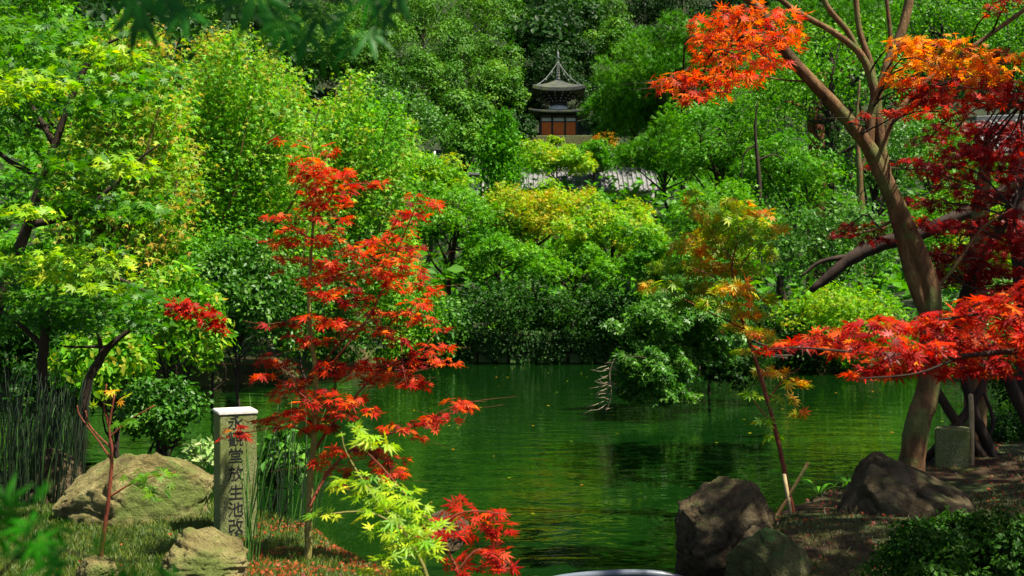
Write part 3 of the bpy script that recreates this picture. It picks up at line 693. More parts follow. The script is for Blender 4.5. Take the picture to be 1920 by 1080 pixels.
rb = bare('broadleaf_tree', 'dark knotted limb slanting over the far water behind the right maple', 'tree', [(1940, 900, 50), (1925, 560, 46), (1910, 420, 40), (1905, 340, 34), (1920, 250, 20)], 15, bark_d,
     extra=[[(1915, 335, 26), (1860, 372, 28), (1800, 405, 26), (1720, 440, 28), (1640, 462, 30), (1575, 500, 24), (1520, 545, 12)], [(1600, 480, 12), (1540, 490, 8), (1500, 520, 4)], [(1860, 370, 14), (1840, 300, 10), (1850, 250, 6)]])

# ================================================================== shore shrubs
SH = [
 (470, 570, 250, 250, 19, 'cool', dict(leaf=.085, n=16000, nl=60, lr=.24, tmpl=TE), 'large pale leaved shrub leaning over the left shore'),
 (580, 520, 200, 210, 24, 'cool', dict(leaf=.09, n=9000, nl=40, lr=.26), 'blue green shrub on the left shore behind the red sapling stem'),
 (330, 600, 200, 220, 14.5, 'fresh', dict(leaf=.10, n=6500, nl=34, tmpl=TL), 'bright large leaved shrub behind the left boulder'),
 (400, 500, 220, 160, 20, 'mid', dict(leaf=.08, n=9000, nl=40), 'green shrub under the fresh green tree on the left shore'),
 (300, 765, 150, 120, 10.5, 'cool', dict(leaf=.055, n=7000, nl=34), 'small dense shrub just above the left boulder'),
 (210, 690, 190, 140, 12.5, 'fresh', dict(leaf=.11, n=4000, nl=26, tmpl=TL), 'lime green broad leaved shrub between the two thin trunks'),
 (620, 620, 160, 170, 25, 'cool', dict(leaf=.1, n=8000, nl=40), 'shrub at the waterline left of the red branch'),
 (730, 600, 190, 170, 28, 'mid', dict(leaf=.1, n=9000, nl=40), 'mid green shrub on the far left shore'),
 (820, 620, 120, 130, 29.6, 'cool', dict(leaf=.13, n=4500, nl=26), 'ivy covered shrub at the left end of the stone bank wall'),
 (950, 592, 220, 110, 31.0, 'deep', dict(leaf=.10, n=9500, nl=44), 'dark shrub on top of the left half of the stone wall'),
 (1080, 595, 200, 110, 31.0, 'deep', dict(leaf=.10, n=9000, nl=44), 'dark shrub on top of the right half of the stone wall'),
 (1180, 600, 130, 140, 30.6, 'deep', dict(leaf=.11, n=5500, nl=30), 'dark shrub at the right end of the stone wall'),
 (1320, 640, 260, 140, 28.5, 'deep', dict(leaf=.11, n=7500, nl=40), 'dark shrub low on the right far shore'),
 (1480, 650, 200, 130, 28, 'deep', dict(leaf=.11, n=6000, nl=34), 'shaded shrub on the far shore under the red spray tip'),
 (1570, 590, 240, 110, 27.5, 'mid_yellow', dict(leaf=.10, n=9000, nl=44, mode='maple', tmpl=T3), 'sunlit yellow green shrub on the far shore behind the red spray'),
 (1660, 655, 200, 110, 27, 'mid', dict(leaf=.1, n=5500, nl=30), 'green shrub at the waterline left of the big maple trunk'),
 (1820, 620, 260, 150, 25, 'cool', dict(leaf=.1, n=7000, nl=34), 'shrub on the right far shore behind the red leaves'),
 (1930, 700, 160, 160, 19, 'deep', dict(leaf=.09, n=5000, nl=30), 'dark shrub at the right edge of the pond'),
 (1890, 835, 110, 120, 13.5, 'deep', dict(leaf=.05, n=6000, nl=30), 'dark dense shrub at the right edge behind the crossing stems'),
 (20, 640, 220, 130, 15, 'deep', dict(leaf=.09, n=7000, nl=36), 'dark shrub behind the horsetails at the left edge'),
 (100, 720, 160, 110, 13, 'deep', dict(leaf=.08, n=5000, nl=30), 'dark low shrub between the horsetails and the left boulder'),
 (1330, 560, 170, 120, 22, 'cool', dict(leaf=.09, n=5500, nl=34, tmpl=T3), 'leafy shrub behind the turning sapling'),
]
for (px, py, a, b_, d, m, kw, lab) in SH:
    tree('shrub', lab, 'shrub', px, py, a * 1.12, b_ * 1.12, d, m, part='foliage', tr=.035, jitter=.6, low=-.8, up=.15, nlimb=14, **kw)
# overhanging tree on the right with silvery leaves
SEED[0] += 1
for (px, py, a, b_, d, m, n_, lab) in [
  (1265, 610, 310, 190, 18.5, 'cool', 15000, 'silvery green tree reaching low over the pond from the right'),
  (1370, 680, 190, 110, 20, 'deep', 5000, 'shaded leafy branch low over the water behind the turning sapling stem'),
  (1225, 705, 190, 140, 17.7, 'cool', 8000, 'drooping leafy branch hanging to the water right of the dead twigs')]:
    tree('overhanging_tree', lab, 'tree', px, py, a, b_, d, m, leaf=.085, n=n_, nl=40, lr=.24, tmpl=T3, mode='maple', part='foliage', base=(7.6, 28.6), tr=.03, nlimb=6, jitter=.6, low=-.9)

# undergrowth behind the shore line so that the slope is covered
rng = np.random.default_rng(12)
n = 42000
x = rng.uniform(-42, 42, n); y = rng.uniform(31.5, 100, n); ok = (np.abs(x) < y * .62); x, y = x[ok], y[ok]
z = ground_z(x, y) + (rng.random(len(x)) * (.8 + .9 * (np.sin(x * .9) * np.sin(y * .7) + 1)))
pos = np.stack([x, y, z], 1); n = len(x)
me = leaf_mesh('undergrowth', pos, frames(pos, unit(rng.normal(0, .6, (n, 3)) + [0, -.2, 1]), unit(rng.normal(size=(n, 3)))), .5 * rng.uniform(.6, 1.3, n), TE, MATS['mid'], rng, rng.random(n) * .3)
tag(add('undergrowth', me), 'low leafy undergrowth covering the slope beyond the pond', 'undergrowth', kind='stuff')
n = 19000
x = rng.uniform(-16, 24, n); y = rng.uniform(9, 33, n); sd = pond_sd(x, y); ok = (sd > .25) & ~((x < 6) & (y < 12)) ; ok &= ~((x > 0) & (x < 7) & (y < 14)); x, y = x[ok], y[ok]; n = len(x)
z = ground_z(x, y) + rng.random(n) * .45
pos = np.stack([x, y, z], 1)
me = leaf_mesh('ground_cover', pos, frames(pos, unit(rng.normal(0, .6, (n, 3)) + [0, -.2, 1]), unit(rng.normal(size=(n, 3)))), .13 * rng.uniform(.6, 1.3, n), TL, MATS['deep'], rng, rng.random(n) * .3)
tag(add('ground_cover', me), 'dark leafy ground cover round the pond shore', 'ground cover', kind='stuff')

# stone bank wall ------------------------------------------------------
rng = np.random.default_rng(5)
wr = empty('stone_wall', (.9, 30.45, 0), 'mossy stone retaining wall at the far edge of the pond', 'wall')
boxes('backing', [((0, .25, .36), (9.0, .25, 1.0))], rock_m, wr)
rows = [(.0, .34), (.33, .30), (.62, .27)]
def stone_me(sx, sy, sz, sd):
    bm = bmesh.new(); bmesh.ops.create_cube(bm, size=1, matrix=Matrix.Diagonal((sx, sy, sz, 1)))
    bmesh.ops.bevel(bm, geom=bm.edges[:], offset=min(sx, sz) * .18, segments=1, affect='EDGES')
    rr = random.Random(sd)
    for v in bm.verts: v.co += Vector((rr.uniform(-.02, .02), rr.uniform(-.03, .03), rr.uniform(-.02, .02)))
    me = bpy.data.meshes.new('stone'); bm.to_mesh(me); bm.free(); me.materials.append(rock_w); return me
stones = [stone_me(.42, .3, .31, i) for i in range(6)]
for z0, hh in rows:
    x = -4.5 + rng.uniform(0, .2)
    while x < 4.4:
        ww = rng.uniform(.28, .55); o = bpy.data.objects.new('stone', stones[rng.integers(6)]); link(o, wr)
        o.location = (x + ww / 2, rng.uniform(-.05, .05), z0 + hh / 2 - .02); o.scale = (ww / .44, 1, hh / .33); o.rotation_euler = (0, rng.uniform(-.06, .06), 0); x += ww + .015
# ivy hanging on it
n = 8000; x = rng.uniform(-4.4, 4.6, n) ; u = rng.random(n); hang = .25 + .75 * (np.sin(x * 2.3) * np.sin(x * 5.1 + 1) * .5 + .5)
keep = u < hang + .25; x = x[keep]; u = u[keep]; n = len(x)
pos = np.stack([x + .9, 30.25 + rng.uniform(-.05, .08, n), .95 - u * .95], 1)
me = leaf_mesh('ivy', pos, frames(pos, unit(rng.normal(0, .4, (n, 3)) + [0, -1, .5]), unit(rng.normal(0, .5, (n, 3)) + [0, 0, -1])), .09 * rng.uniform(.6, 1.2, n), TE, MATS['deep'], rng, rng.random(n) * .4)
tag(add('ivy', me), 'ivy hanging down over the far stone wall', 'ivy', kind='stuff')

# ================================================================== the tall fresh green tree (left)
def airy(name, label, px0, px1, top, bot, d, mat, nshoot, leaf, n, base, seed, tmpl=T3, tone=0.):
    rng = np.random.default_rng(seed)
    B = np.array([base[0], base[1], gz(*base)]); root = empty(name, B, label, 'tree')
    t = Tubes(); POS = []; NR = []; HD = []; TT = []
    cx = (px0 + px1) / 2
    for i in range(nshoot):
        u = rng.uniform(-1, 1); tx = cx + u * (px1 - px0) / 2
        env = top + (abs(u) ** 2) * (bot - top) * .35 + rng.uniform(0, 1) ** 1.3 * (bot - top) * .75
        tip = W(tx, env, d + rng.uniform(-1.3, 1.3))
        s = B + (W(cx, bot, d) - B) * rng.uniform(.3, .8)
        s[0] += (tip[0] - s[0]) * .35 * rng.random()
        st = tip - [(tip[0] - s[0]) * rng.uniform(.2, .5), 0, rng.uniform(1.2, 2.6)]
        if i < 46: t.add([s, (s + st) / 2 + rng.normal(0, .1, 3), st, tip], [.045, .032, .02, .006], 5, 4, .1, rng)
        m = n // nshoot; q = rng.random(m); ax = st + (tip - st) * q[:, None]
        sp_ = (.10 + .26 * (1 - q))[:, None]
        off = rng.normal(0, 1, (m, 3)) * sp_; off[:, 2] *= .7
        POS.append(ax + off); o = unit(off + 1e-6)
        NR.append(unit(o * .5 + [0, -.2, .8] + rng.normal(0, .6, (m, 3)))); HD.append(unit(o * .6 + [0, 0, -.9] + rng.normal(0, .4, (m, 3))))
        TT.append(np.full(m, rng.uniform(0, .4) + .35 * (rng.random() < .05) + .15 * rng.random() * (q > .7)))
    pos = np.concatenate(POS); nr = np.concatenate(NR); hd = np.concatenate(HD); tt = np.concatenate(TT) + tone
    add('crown', leaf_mesh('crown', pos, frames(pos, nr, hd), leaf * rng.uniform(.6, 1.2, len(pos)), tmpl, MATS[mat], rng, tt), root)
    t.add([B - [0, 0, .2], B + (W(cx, bot, d) - B) * .4 + [.1, 0, 0], W(cx, bot - 60, d)], [.14, .11, .07], 8, 4, .08, rng)
    add('trunk', t.mesh('trunk', bark), root)
airy('broadleaf_tree', 'tall feathery yellow green tree with upright shoots on the left', 260, 610, 45, 470, 23, 'fresh', 130, .10, 30000, (-7.9, 24.2), 21)
airy('broadleaf_tree', 'feathery light green tree right of the tallest one on the left bank', 540, 790, 120, 470, 27, 'fresh', 70, .12, 16000, (-6.2, 28.2), 22)
airy('broadleaf_tree', 'feathery tree with rust tinged leaves behind the dark left maple', 120, 380, 20, 430, 20, 'fresh', 80, .115, 16000, (-9.6, 21.8), 23, tone=.12)
tree('broadleaf_tree', 'dark inner tree under the feathery yellow green crowns', 'tree', 430, 330, 500, 420, 28, 'mid', leaf=.14, n=16000, nl=60, lr=.24)
tree('broadleaf_tree', 'green tree closing the view behind the left maple', 'tree', 130, 200, 420, 480, 26, 'mid', leaf=.14, n=12000, nl=50, lr=.26)
tree('broadleaf_tree', 'leafy tree low behind the thin trunks at the left edge', 'tree', 60, 560, 380, 220, 19, 'mid', leaf=.11, n=9000, nl=40, lr=.26)

# ================================================================== left maple, near
rng = np.random.default_rng(31)
lm = empty('maple_tree', (-4.6, 9.4, gz(-4.6, 9.4)), 'dark green maple with lime tipped sprays at the left edge', 'maple')
for k_, pts in enumerate([
   [(-140, 900, 36), (-60, 700, 32), (0, 560, 26), (60, 400, 18), (110, 250, 13), (150, 140, 8), (190, 60, 4)],
   [(60, 420, 15), (150, 400, 12), (200, 360, 9), (260, 300, 5), (300, 270, 3)],
   [(-20, 560, 20), (40, 525, 16), (110, 500, 11), (180, 480, 6)],
   [(100, 270, 12), (60, 200, 9), (20, 150, 6)],
   [(110, 240, 9), (180, 100, 6), (260, 60, 4)]]):
    t = Tubes(); P, r = P3(pts, 9.7); t.add(P, r, 7, 4, .1, rng); add('trunk' if k_ == 0 else 'branch', t.mesh('b', bark_d), lm)
pads = []
for i in range(95):
    px = rng.uniform(-60, 330); py = rng.uniform(-40, 560)
    if px > 250 and py < 120: continue
    if px > 120 + 200 * abs(math.sin(py * .012)): continue
    pads.append((px, py, rng.uniform(90, 170), rng.uniform(16, 34), rng.uniform(-.9, 1.2)))
pos, nr, hd, pc_ = pads_to_leaves(rng, pads, 8.8, .065, .8)
leaves_on(lm, rng, pos, nr, hd, .068, T7b, 'maple_green', rng.uniform(0, .5, len(pos)), 120)
pads = [(60, 150, 150, 30), (30, 175, 120, 30), (100, 165, 90, 20), (230, 305, 120, 26), (200, 325, 90, 22), (270, 320, 70, 16), (150, 480, 150, 30), (190, 505, 130, 30), (110, 520, 150, 24), (220, 490, 60, 20),
        (180, 540, 120, 16), (40, 490, 120, 24), (70, 400, 100, 20), (30, 395, 90, 24), (210, 100, 110, 24), (160, 95, 80, 20), (250, 110, 70, 20)]
pos, nr, hd, _ = pads_to_leaves(rng, pads, 7.0, .058, 1.1)
leaves_on(lm, rng, pos, nr, hd, .062, T7b, 'maple_lime', rng.uniform(-.2, .55, len(pos)), 170)
for pp in (pads[0], pads[4], pads[7]):
    pass
# thin dark trees at left
TH = [('slender dark tree with a forked trunk left of the boulder', [(70, 860, 22), (78, 720, 20), (82, 640, 18), (90, 590, 13), (110, 540, 8)], [[(80, 650, 12), (50, 620, 10), (20, 595, 8), (-20, 580, 6)], [(82, 640, 9), (95, 590, 7), (70, 540, 5)]]),
      ('slender dark leaning tree right of the forked one', [(130, 830, 20), (160, 740, 18), (190, 670, 16), (215, 640, 12), (250, 615, 8)], [[(190, 665, 10), (185, 620, 8), (180, 570, 5)], [(205, 650, 8), (170, 650, 6), (120, 650, 4)]])]
for i, (lab, m_, ex) in enumerate(TH):
    d = 9.6 + i * .8; P, r = P3(m_, d); P[0, 2] = gz(P[0, 0], P[0, 1]) - .1
    root = empty('slender_tree', (P[0][0], P[0][1], P[0][2] + .1), lab, 'tree'); t = Tubes(); t.add(P, r, 7, 4, .1, rng); add('trunk', t.mesh('t', bark_d), root)
    for e in ex: t = Tubes(); P, r = P3(e, d); t.add(P, r, 5, 4, .1, rng); add('branch', t.mesh('b', bark_d), root)
    pads = [(rng.uniform(-30, 190) + i * 110, rng.uniform(550, 625) - i * 12, rng.uniform(70, 120), rng.uniform(14, 26), rng.uniform(-.5, .5)) for _ in range(26)]
    pos, nr, hd, _ = pads_to_leaves(rng, pads, d, .06, .8); leaves_on(root, rng, pos, nr, hd, .06, T7b, 'maple_green', rng.uniform(-.1, .35, len(pos)), 60)
# small red spray over the left shrubs
rs = empty('maple_branch', W(290, 560, 11), 'small crimson maple spray over the shrubs left of the red sapling', 'maple branch')
pads = [(330, 568, 60, 16), (355, 582, 90, 22), (385, 592, 70, 18), (400, 612, 50, 16), (420, 625, 24, 12)]
pos, nr, hd, _ = pads_to_leaves(rng, pads, 11, .06, 1.5, .1); leaves_on(rs, rng, pos, nr, hd, .065, T7b, 'maple_red', 0., 60)
t = Tubes(); P, r = P3([(120, 480, 10), (240, 530, 7), (320, 572, 5), (420, 622, 2)], 11); t.add(P, r, 5, 4, .1, rng); add('stem', t.mesh('s', bark_d), rs)

# ================================================================== rocks
def rock(name, label, px0, px1, top, bot, d, mat, seed, depth=.8, facets=14, sub=6, strata=0, cut=(.62, .95), nz=.10, tiltx=0, cat='boulder', sink=.2):
    rg = np.random.default_rng(seed); bm = bmesh.new(); bmesh.ops.create_icosphere(bm, subdivisions=sub, radius=1)
    V = np.array([v.co[:] for v in bm.verts]); N_ = unit(rg.normal(size=(facets, 3))); C_ = rg.uniform(*cut, facets)
    for a, c in zip(N_, C_):
        e = np.maximum(0, V @ a - c); V = V - e[:, None] * a * .92
    off = Vector(rg.uniform(0, 50, 3))
    V2 = []
    for v in V:
        p_ = Vector(v); q = noise.fractal(p_ * 1.6 + off, 1, 2, 4) * nz + noise.fractal(p_ * 5 + off, 1, 2, 3) * nz * .35 + noise.fractal(p_ * 16 + off, 1, 2, 2) * nz * .12
        g1 = abs(noise.noise(p_ * 1.9 + off * 2)); g2 = abs(noise.noise(p_ * 4.5 + off * 3))
        q -= max(0, .06 - g1) * 1.3 + max(0, .05 - g2) * .9        # cracks
        if strata: q += strata * (math.sin((p_.z + .35 * p_.x + .12 * noise.noise(p_ * 2 + off)) * 26) * .5 + noise.noise(Vector((p_.x * 2, p_.y * 2, p_.z * 14)) + off))
        V2.append(v * (1 + q))
    V = np.array(V2); mn, mx = V.min(0), V.max(0); V = (V - (mn + mx) / 2) / ((mx - mn) / 2)
    c = W((px0 + px1) / 2, (top + bot) / 2, d); rx = (px1 - px0) * d / F / 2; rz = (bot - top) * d / F / 2
    V = V * [rx, rx * depth, rz]
    for v, q in zip(bm.verts, V): v.co = q
    me = bpy.data.meshes.new(name); bm.to_mesh(me); bm.free(); me.materials.append(mat); me.polygons.foreach_set('use_smooth', np.ones(len(me.polygons), bool))
    o = bpy.data.objects.new(name, me); o.location = c; link(o); return tag(o, label, cat)
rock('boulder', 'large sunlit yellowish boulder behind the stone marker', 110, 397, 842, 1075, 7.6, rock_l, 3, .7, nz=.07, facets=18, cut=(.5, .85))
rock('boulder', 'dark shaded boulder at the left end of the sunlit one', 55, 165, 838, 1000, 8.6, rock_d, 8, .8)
rock('rock', 'flat layered rock at the foot of the stone marker', 300, 466, 990, 1130, 5.4, rock_l, 14, .8, nz=.10, facets=10, strata=.05, cat='rock')
rock('rock', 'small pale rock at the lower left under the thin sapling', 140, 230, 1040, 1110, 5.6, rock_l, 15, .8, cat='rock')
rock('rock', 'low rock peeping out behind the lime green leaves', 790, 880, 955, 1040, 7.4, rock_d, 16, .8, cat='rock')
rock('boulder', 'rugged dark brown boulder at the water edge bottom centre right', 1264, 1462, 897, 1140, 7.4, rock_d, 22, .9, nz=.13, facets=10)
rock('boulder', 'smooth mossy green boulder in front of the dark brown one', 1354, 1530, 985, 1170, 6.3, rock_m, 31, .9, nz=.06, facets=14, cut=(.5, .9))
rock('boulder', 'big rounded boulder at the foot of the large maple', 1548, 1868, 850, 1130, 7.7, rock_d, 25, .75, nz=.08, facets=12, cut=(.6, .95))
rock('rock', 'flat low rock by the water between sapling and big boulder', 1490, 1600, 940, 1000, 9.4, rock_m, 27, .8, cat='rock')
rock('rock', 'pale sunlit rock under the crossing stems', 1825, 1878, 888, 925, 10.5, rock_l, 29, .8, cat='rock')
rock('rock', 'bright yellowish rock at the right edge', 1875, 1960, 885, 930, 11, rock_l, 33, .8, cat='rock')

# ================================================================== stone marker with inscription
md = 7.1; sx_ = md / F
mb = W(438, 1012, md); Hm = (1012 - 771) * sx_ + .25; Wm = 68 * sx_
mk = empty('stone_marker', (mb[0] + .01, md, mb[2] - .25), 'square granite post with black vertical inscription by the pond', 'stone post', rz=R(-11) * -1)
mk.rotation_euler = (0, 0, R(24))
bm = bmesh.new(); box_bm(bm, (0, 0, (Hm - .012) / 2), (Wm, Wm, Hm - .012)); bmesh.ops.bevel(bm, geom=bm.edges[:], offset=.005, segments=2, affect='EDGES'); bm_obj('shaft', bm, stone_g, mk)
bm = bmesh.new(); v_ = box_bm(bm, (0, 0, Hm + .002), (Wm + .012, Wm + .012, .022)); bmesh.ops.bevel(bm, geom=bm.edges[:], offset=.004, segments=2, affect='EDGES'); bm_obj('cap', bm, stone_top, mk)
rows_ = [(789, '永'), (820, '観'), (851, '堂'), (884, '放'), (919, '生'), (950, '池'), (981, '改'), (1006, '修')]
for py, ch in rows_:
    fc = bpy.data.curves.new('character', 'FONT'); fc.body = ch; fc.size = .102; fc.extrude = .0012; fc.align_x = 'CENTER'; fc.align_y = 'CENTER'
    tmp = bpy.data.objects.new('tmp', fc); COL.objects.link(tmp); bpy.context.view_layer.update()
    cm = bpy.data.meshes.new_from_object(tmp.evaluated_get(bpy.context.evaluated_depsgraph_get())); bpy.data.objects.remove(tmp)
    cm.materials.clear(); cm.materials.append(ink); fo = bpy.data.objects.new('character', cm); link(fo, mk)
    fo.rotation_euler = (R(90), 0, 0); fo.location = (-.016, -Wm / 2 - .0015, Hm - (py - 771) * sx_)

# ================================================================== red sapling
rng = np.random.default_rng(41)
RD = 6.3
rsap = empty('maple_sapling', (W(577, 1060, RD)[0], RD, gz(W(577, 1060, RD)[0], RD)), 'slender young maple with scarlet sprays in the left foreground', 'maple')
t = Tubes(); P, r = P3([(577, 1090, 17), (578, 1000, 15), (582, 900, 13.5), (590, 800, 12), (592, 700, 10), (580, 600, 8), (582, 500, 6.5), (588, 400, 4.5), (588, 300, 2.8), (575, 262, 2)], RD); t.add(P, r, 8, 6, .06, rng); add('trunk', t.mesh('trunk', bark_g), rsap)
BR = [[(586, 850, 9), (620, 800, 8), (660, 750, 6), (720, 690, 5), (790, 660, 2)], [(580, 950, 9), (620, 880, 8), (680, 830, 6), (760, 805, 5), (880, 765, 2)], [(590, 720, 7), (640, 660, 6), (700, 580, 5), (745, 470, 4), (785, 375, 2)],
      [(588, 760, 6), (540, 720, 4), (490, 700, 2)], [(588, 820, 6), (540, 800, 4), (440, 815, 2)], [(582, 620, 5), (560, 605, 3), (525, 605, 2)], [(592, 700, 6), (640, 640, 5), (700, 600, 4), (760, 590, 2)],
      [(583, 540, 5), (620, 520, 4), (700, 500, 3), (760, 510, 2)], [(586, 420, 4), (640, 350, 3), (715, 345, 2)], [(586, 450, 4), (550, 430, 3), (505, 410, 2)], [(584, 500, 4), (560, 490, 3), (530, 485, 2)], [(588, 380, 3), (560, 330, 2), (545, 300, 1.5)], [(588, 370, 3), (605, 310, 2), (620, 285, 1.5)]]
SA = [smooth_path(P, r, 6)[0]]
for b_ in BR:
    t = Tubes(); P, r = P3([(a, c_, max(w_ * .75, 1.8), rng.uniform(-.12, .12)) for a, c_, w_ in b_], RD); SA.append(smooth_path(P, r, 6)[0]); t.add(P, r, 5, 4, .1, rng); add('branch', t.mesh('branch', bark_r), rsap)
RED = [(560, 267, 20, 8), (617, 283, 38, 14), (572, 308, 70, 20), (590, 326, 80, 18), (640, 328, 60, 14), (600, 345, 90, 20), (692, 346, 70, 10), (605, 372, 100, 24), (600, 390, 60, 10), (518, 408, 50, 10), (575, 412, 60, 10),
 (640, 412, 40, 8), (545, 432, 50, 10), (560, 455, 90, 12), (610, 450, 70, 12), (650, 470, 50, 10), (537, 483, 46, 8), (590, 490, 60, 8), (620, 503, 70, 12), (640, 520, 60, 10), (590, 528, 70, 12), (610, 555, 70, 12), (650, 545, 60, 10),
 (776, 366, 20, 8), (795, 385, 60, 14), (768, 408, 64, 14), (752, 424, 44, 12), (740, 452, 70, 20), (775, 468, 40, 12), (700, 455, 50, 14), (680, 480, 60, 22), (740, 485, 70, 22), (765, 510, 60, 14), (797, 520, 24, 8), (705, 515, 80, 18), (745, 540, 60, 14), (800, 540, 50, 12),
 (660, 570, 50, 12), (695, 590, 56, 12), (755, 590, 60, 12), (790, 600, 50, 10), (780, 570, 50, 12), (540, 605, 50, 10), (580, 598, 50, 10), (625, 605, 60, 12), (600, 640, 60, 14), (665, 612, 60, 12), (550, 632, 50, 10), (500, 680, 44, 12), (492, 708, 50, 10), (545, 690, 50, 12), (555, 720, 60, 14),
 (620, 690, 70, 20), (665, 700, 70, 20), (700, 685, 70, 16), (725, 708, 80, 26), (765, 700, 56, 18), (795, 668, 56, 12), (800, 650, 40, 8), (832, 678, 54, 8), (782, 722, 50, 12), (745, 640, 50, 10), (718, 625, 50, 10), (540, 740, 70, 12), (600, 748, 90, 16), (655, 755, 50, 12), (560, 785, 84, 20), (600, 800, 70, 14), (512, 790, 44, 8),
 (438, 812, 52, 18), (480, 792, 40, 8), (640, 775, 60, 12), (700, 770, 50, 8), (862, 758, 54, 14), (880, 768, 30, 10), (830, 785, 70, 14), (790, 798, 54, 12), (745, 803, 60, 10), (690, 850, 70, 14), (730, 868, 70, 16), (745, 888, 60, 12), (625, 850, 50, 12), (640, 880, 50, 12), (600, 870, 40, 8)]
RED = [(a, b_, c_ * 1.05, d_ * 1.5) for a, b_, c_, d_ in RED] + [(a + rng.uniform(-50, 50), b_ + rng.uniform(-30, 30), 26, 10) for a, b_, c_, d_ in RED[::2]]
pos, nr, hd, cs_ = pads_to_leaves(rng, RED, RD, .042, 1.2, .22, .38)
sel = rng.random(len(pos)) < .32
leaves_on(rsap, rng, pos[~sel], nr[~sel], hd[~sel], .052, T7, 'maple_red', .05 + .28 * np.sin(pos[~sel][:, 0] * 11 + pos[~sel][:, 2] * 7) + rng.normal(0, .15, (~sel).sum()), 230)
leaves_on(rsap, rng, pos[sel], nr[sel], hd[sel], .052, T7, 'maple_orange', rng.uniform(-.2, .2, sel.sum()), 60)

twigs_to(rsap, rng, SA, cs_, .0028, bark_r)
# lime and red low maple in front ------------------------------------
low = empty('maple_sapling', (-.55, 3.7, gz(-.55, 3.7)), 'low maple shoot with lime yellow leaves beside the red sapling stem', 'maple')
t = Tubes()
for pts in [[(830, 1180, 9), (800, 1080, 8), (760, 1000, 6), (700, 930, 5), (650, 850, 3), (640, 810, 2)], [(780, 1040, 6), (720, 1050, 4), (680, 1060, 2)], [(750, 990, 5), (690, 960, 4), (600, 965, 2)]]:
    P, r = P3(pts, 4.0); t = Tubes(); t.add(P, r, 6, 4, .1, rng); add('branch', t.mesh('branch', bark_g), low)
LIME = [(655, 808, 54, 14), (700, 825, 54, 18), (720, 835, 40, 12), (640, 905, 50, 16), (690, 905, 80, 24), (740, 925, 90, 28), (690, 935, 80, 20), (775, 945, 60, 20), (720, 960, 90, 24), (770, 970, 70, 20), (735, 990, 90, 22), (780, 1000, 60, 18), (770, 1018, 90, 20), (730, 1045, 70, 14), (790, 1035, 70, 16), (705, 1068, 60, 12), (760, 1072, 60, 12), (608, 968, 44, 14), (830, 985, 40, 12)]
pos, nr, hd, _ = pads_to_leaves(rng, LIME, 3.9, .046, 1.5, .18, .4)
leaves_on(low, rng, pos, nr, hd, .050, T7, 'maple_lime', rng.uniform(.1, .7, len(pos)), 200)
low2 = empty('maple_sapling', (-.2, 3.9, gz(-.2, 3.9)), 'low maple shoot with red leaves spreading over the water bottom centre', 'maple')
for pts in [[(880, 1200, 9), (860, 1080, 7), (830, 1000, 5), (870, 960, 3), (960, 965, 2)], [(858, 1070, 5), (900, 1030, 4), (960, 1060, 2)], [(830, 1000, 5), (780, 950, 4), (720, 880, 3), (690, 850, 2)]]:
    P, r = P3(pts, 4.2); t = Tubes(); t.add(P, r, 6, 4, .1, rng); add('branch', t.mesh('branch', bark_r), low2)
RL = [(860, 936, 26, 8), (835, 970, 50, 24), (815, 1000, 50, 16), (880, 958, 50, 18), (885, 985, 76, 26), (930, 963, 56, 12), (950, 990, 46, 20), (905, 1002, 60, 16), (850, 1002, 50, 14), (905, 1045, 90, 20), (930, 1030, 50, 12), (850, 1055, 44, 16), (940, 1066, 60, 14), (890, 1070, 60, 12)]
pos, nr, hd, _ = pads_to_leaves(rng, RL, 4.3, .045, 1.4, .15, .4)
leaves_on(low2, rng, pos, nr, hd, .053, T7, 'maple_red', rng.uniform(-.1, .3, len(pos)), 150)

# ================================================================== big right maple
rng = np.random.default_rng(51)
TD = 9.4
bt = W(1712, 872, TD)
big = empty('maple_tree', (bt[0], TD, gz(bt[0], TD)), 'large spreading maple with bare curving limbs and orange red leaves on the right', 'maple')
TR = [('trunk', [(1708, 905, 62), (1712, 850, 58), (1722, 790, 58), (1740, 730, 54), (1744, 640, 50), (1744, 550, 50), (1722, 480, 46), (1692, 410, 42), (1660, 340, 40), (1628, 275, 36), (1572, 205, 31), (1510, 140, 28), (1460, 80, 26), (1432, 30, 24), (1395, -10, 22), (1330, -70, 16), (1260, -110, 8)]),
 ('branch', [(1742, 600, 36), (1712, 520, 36), (1692, 450, 30), (1670, 370, 28), (1654, 290, 27), (1646, 230, 26), (1640, 170, 24), (1616, 105, 18), (1565, 62, 15), (1500, 25, 13), (1455, -8, 12), (1400, -60, 6)]),
 ('branch', [(1615, 110, 15), (1590, 60, 14), (1550, 10, 13), (1530, -50, 10)]),
 ('branch', [(1628, 275, 26), (1638, 200, 25), (1655, 150, 22), (1668, 110, 21), (1690, 60, 22), (1705, 0, 22), (1715, -70, 14)]),
 ('branch', [(1640, 180, 18), (1632, 120, 16), (1612, 60, 14), (1604, -10, 13), (1600, -60, 8)]),
 ('branch', [(1672, 100, 12), (1668, 50, 10), (1662, -5, 9), (1660, -50, 6)]),
 ('branch', [(1650, 300, 18), (1668, 235, 16), (1705, 185, 14), (1745, 145, 13), (1800, 105, 12), (1860, 62, 11), (1925, 15, 10), (1990, -40, 7)]),
 ('branch', [(1575, 210, 9), (1530, 160, 6), (1470, 150, 4), (1380, 140, 3), (1280, 160, 2)]),
 ('branch', [(1510, 140, 9), (1450, 110, 6), (1380, 80, 4), (1330, 60, 2)]),
 ('branch', [(1745, 145, 8), (1790, 160, 6), (1850, 170, 4), (1920, 190, 3)]),
 ('branch', [(1690, 405, 9), (1640, 430, 6), (1590, 440, 3)]),
 ('branch', [(1740, 560, 10), (1790, 500, 8), (1840, 430, 6), (1900, 390, 4)])]
BA = []
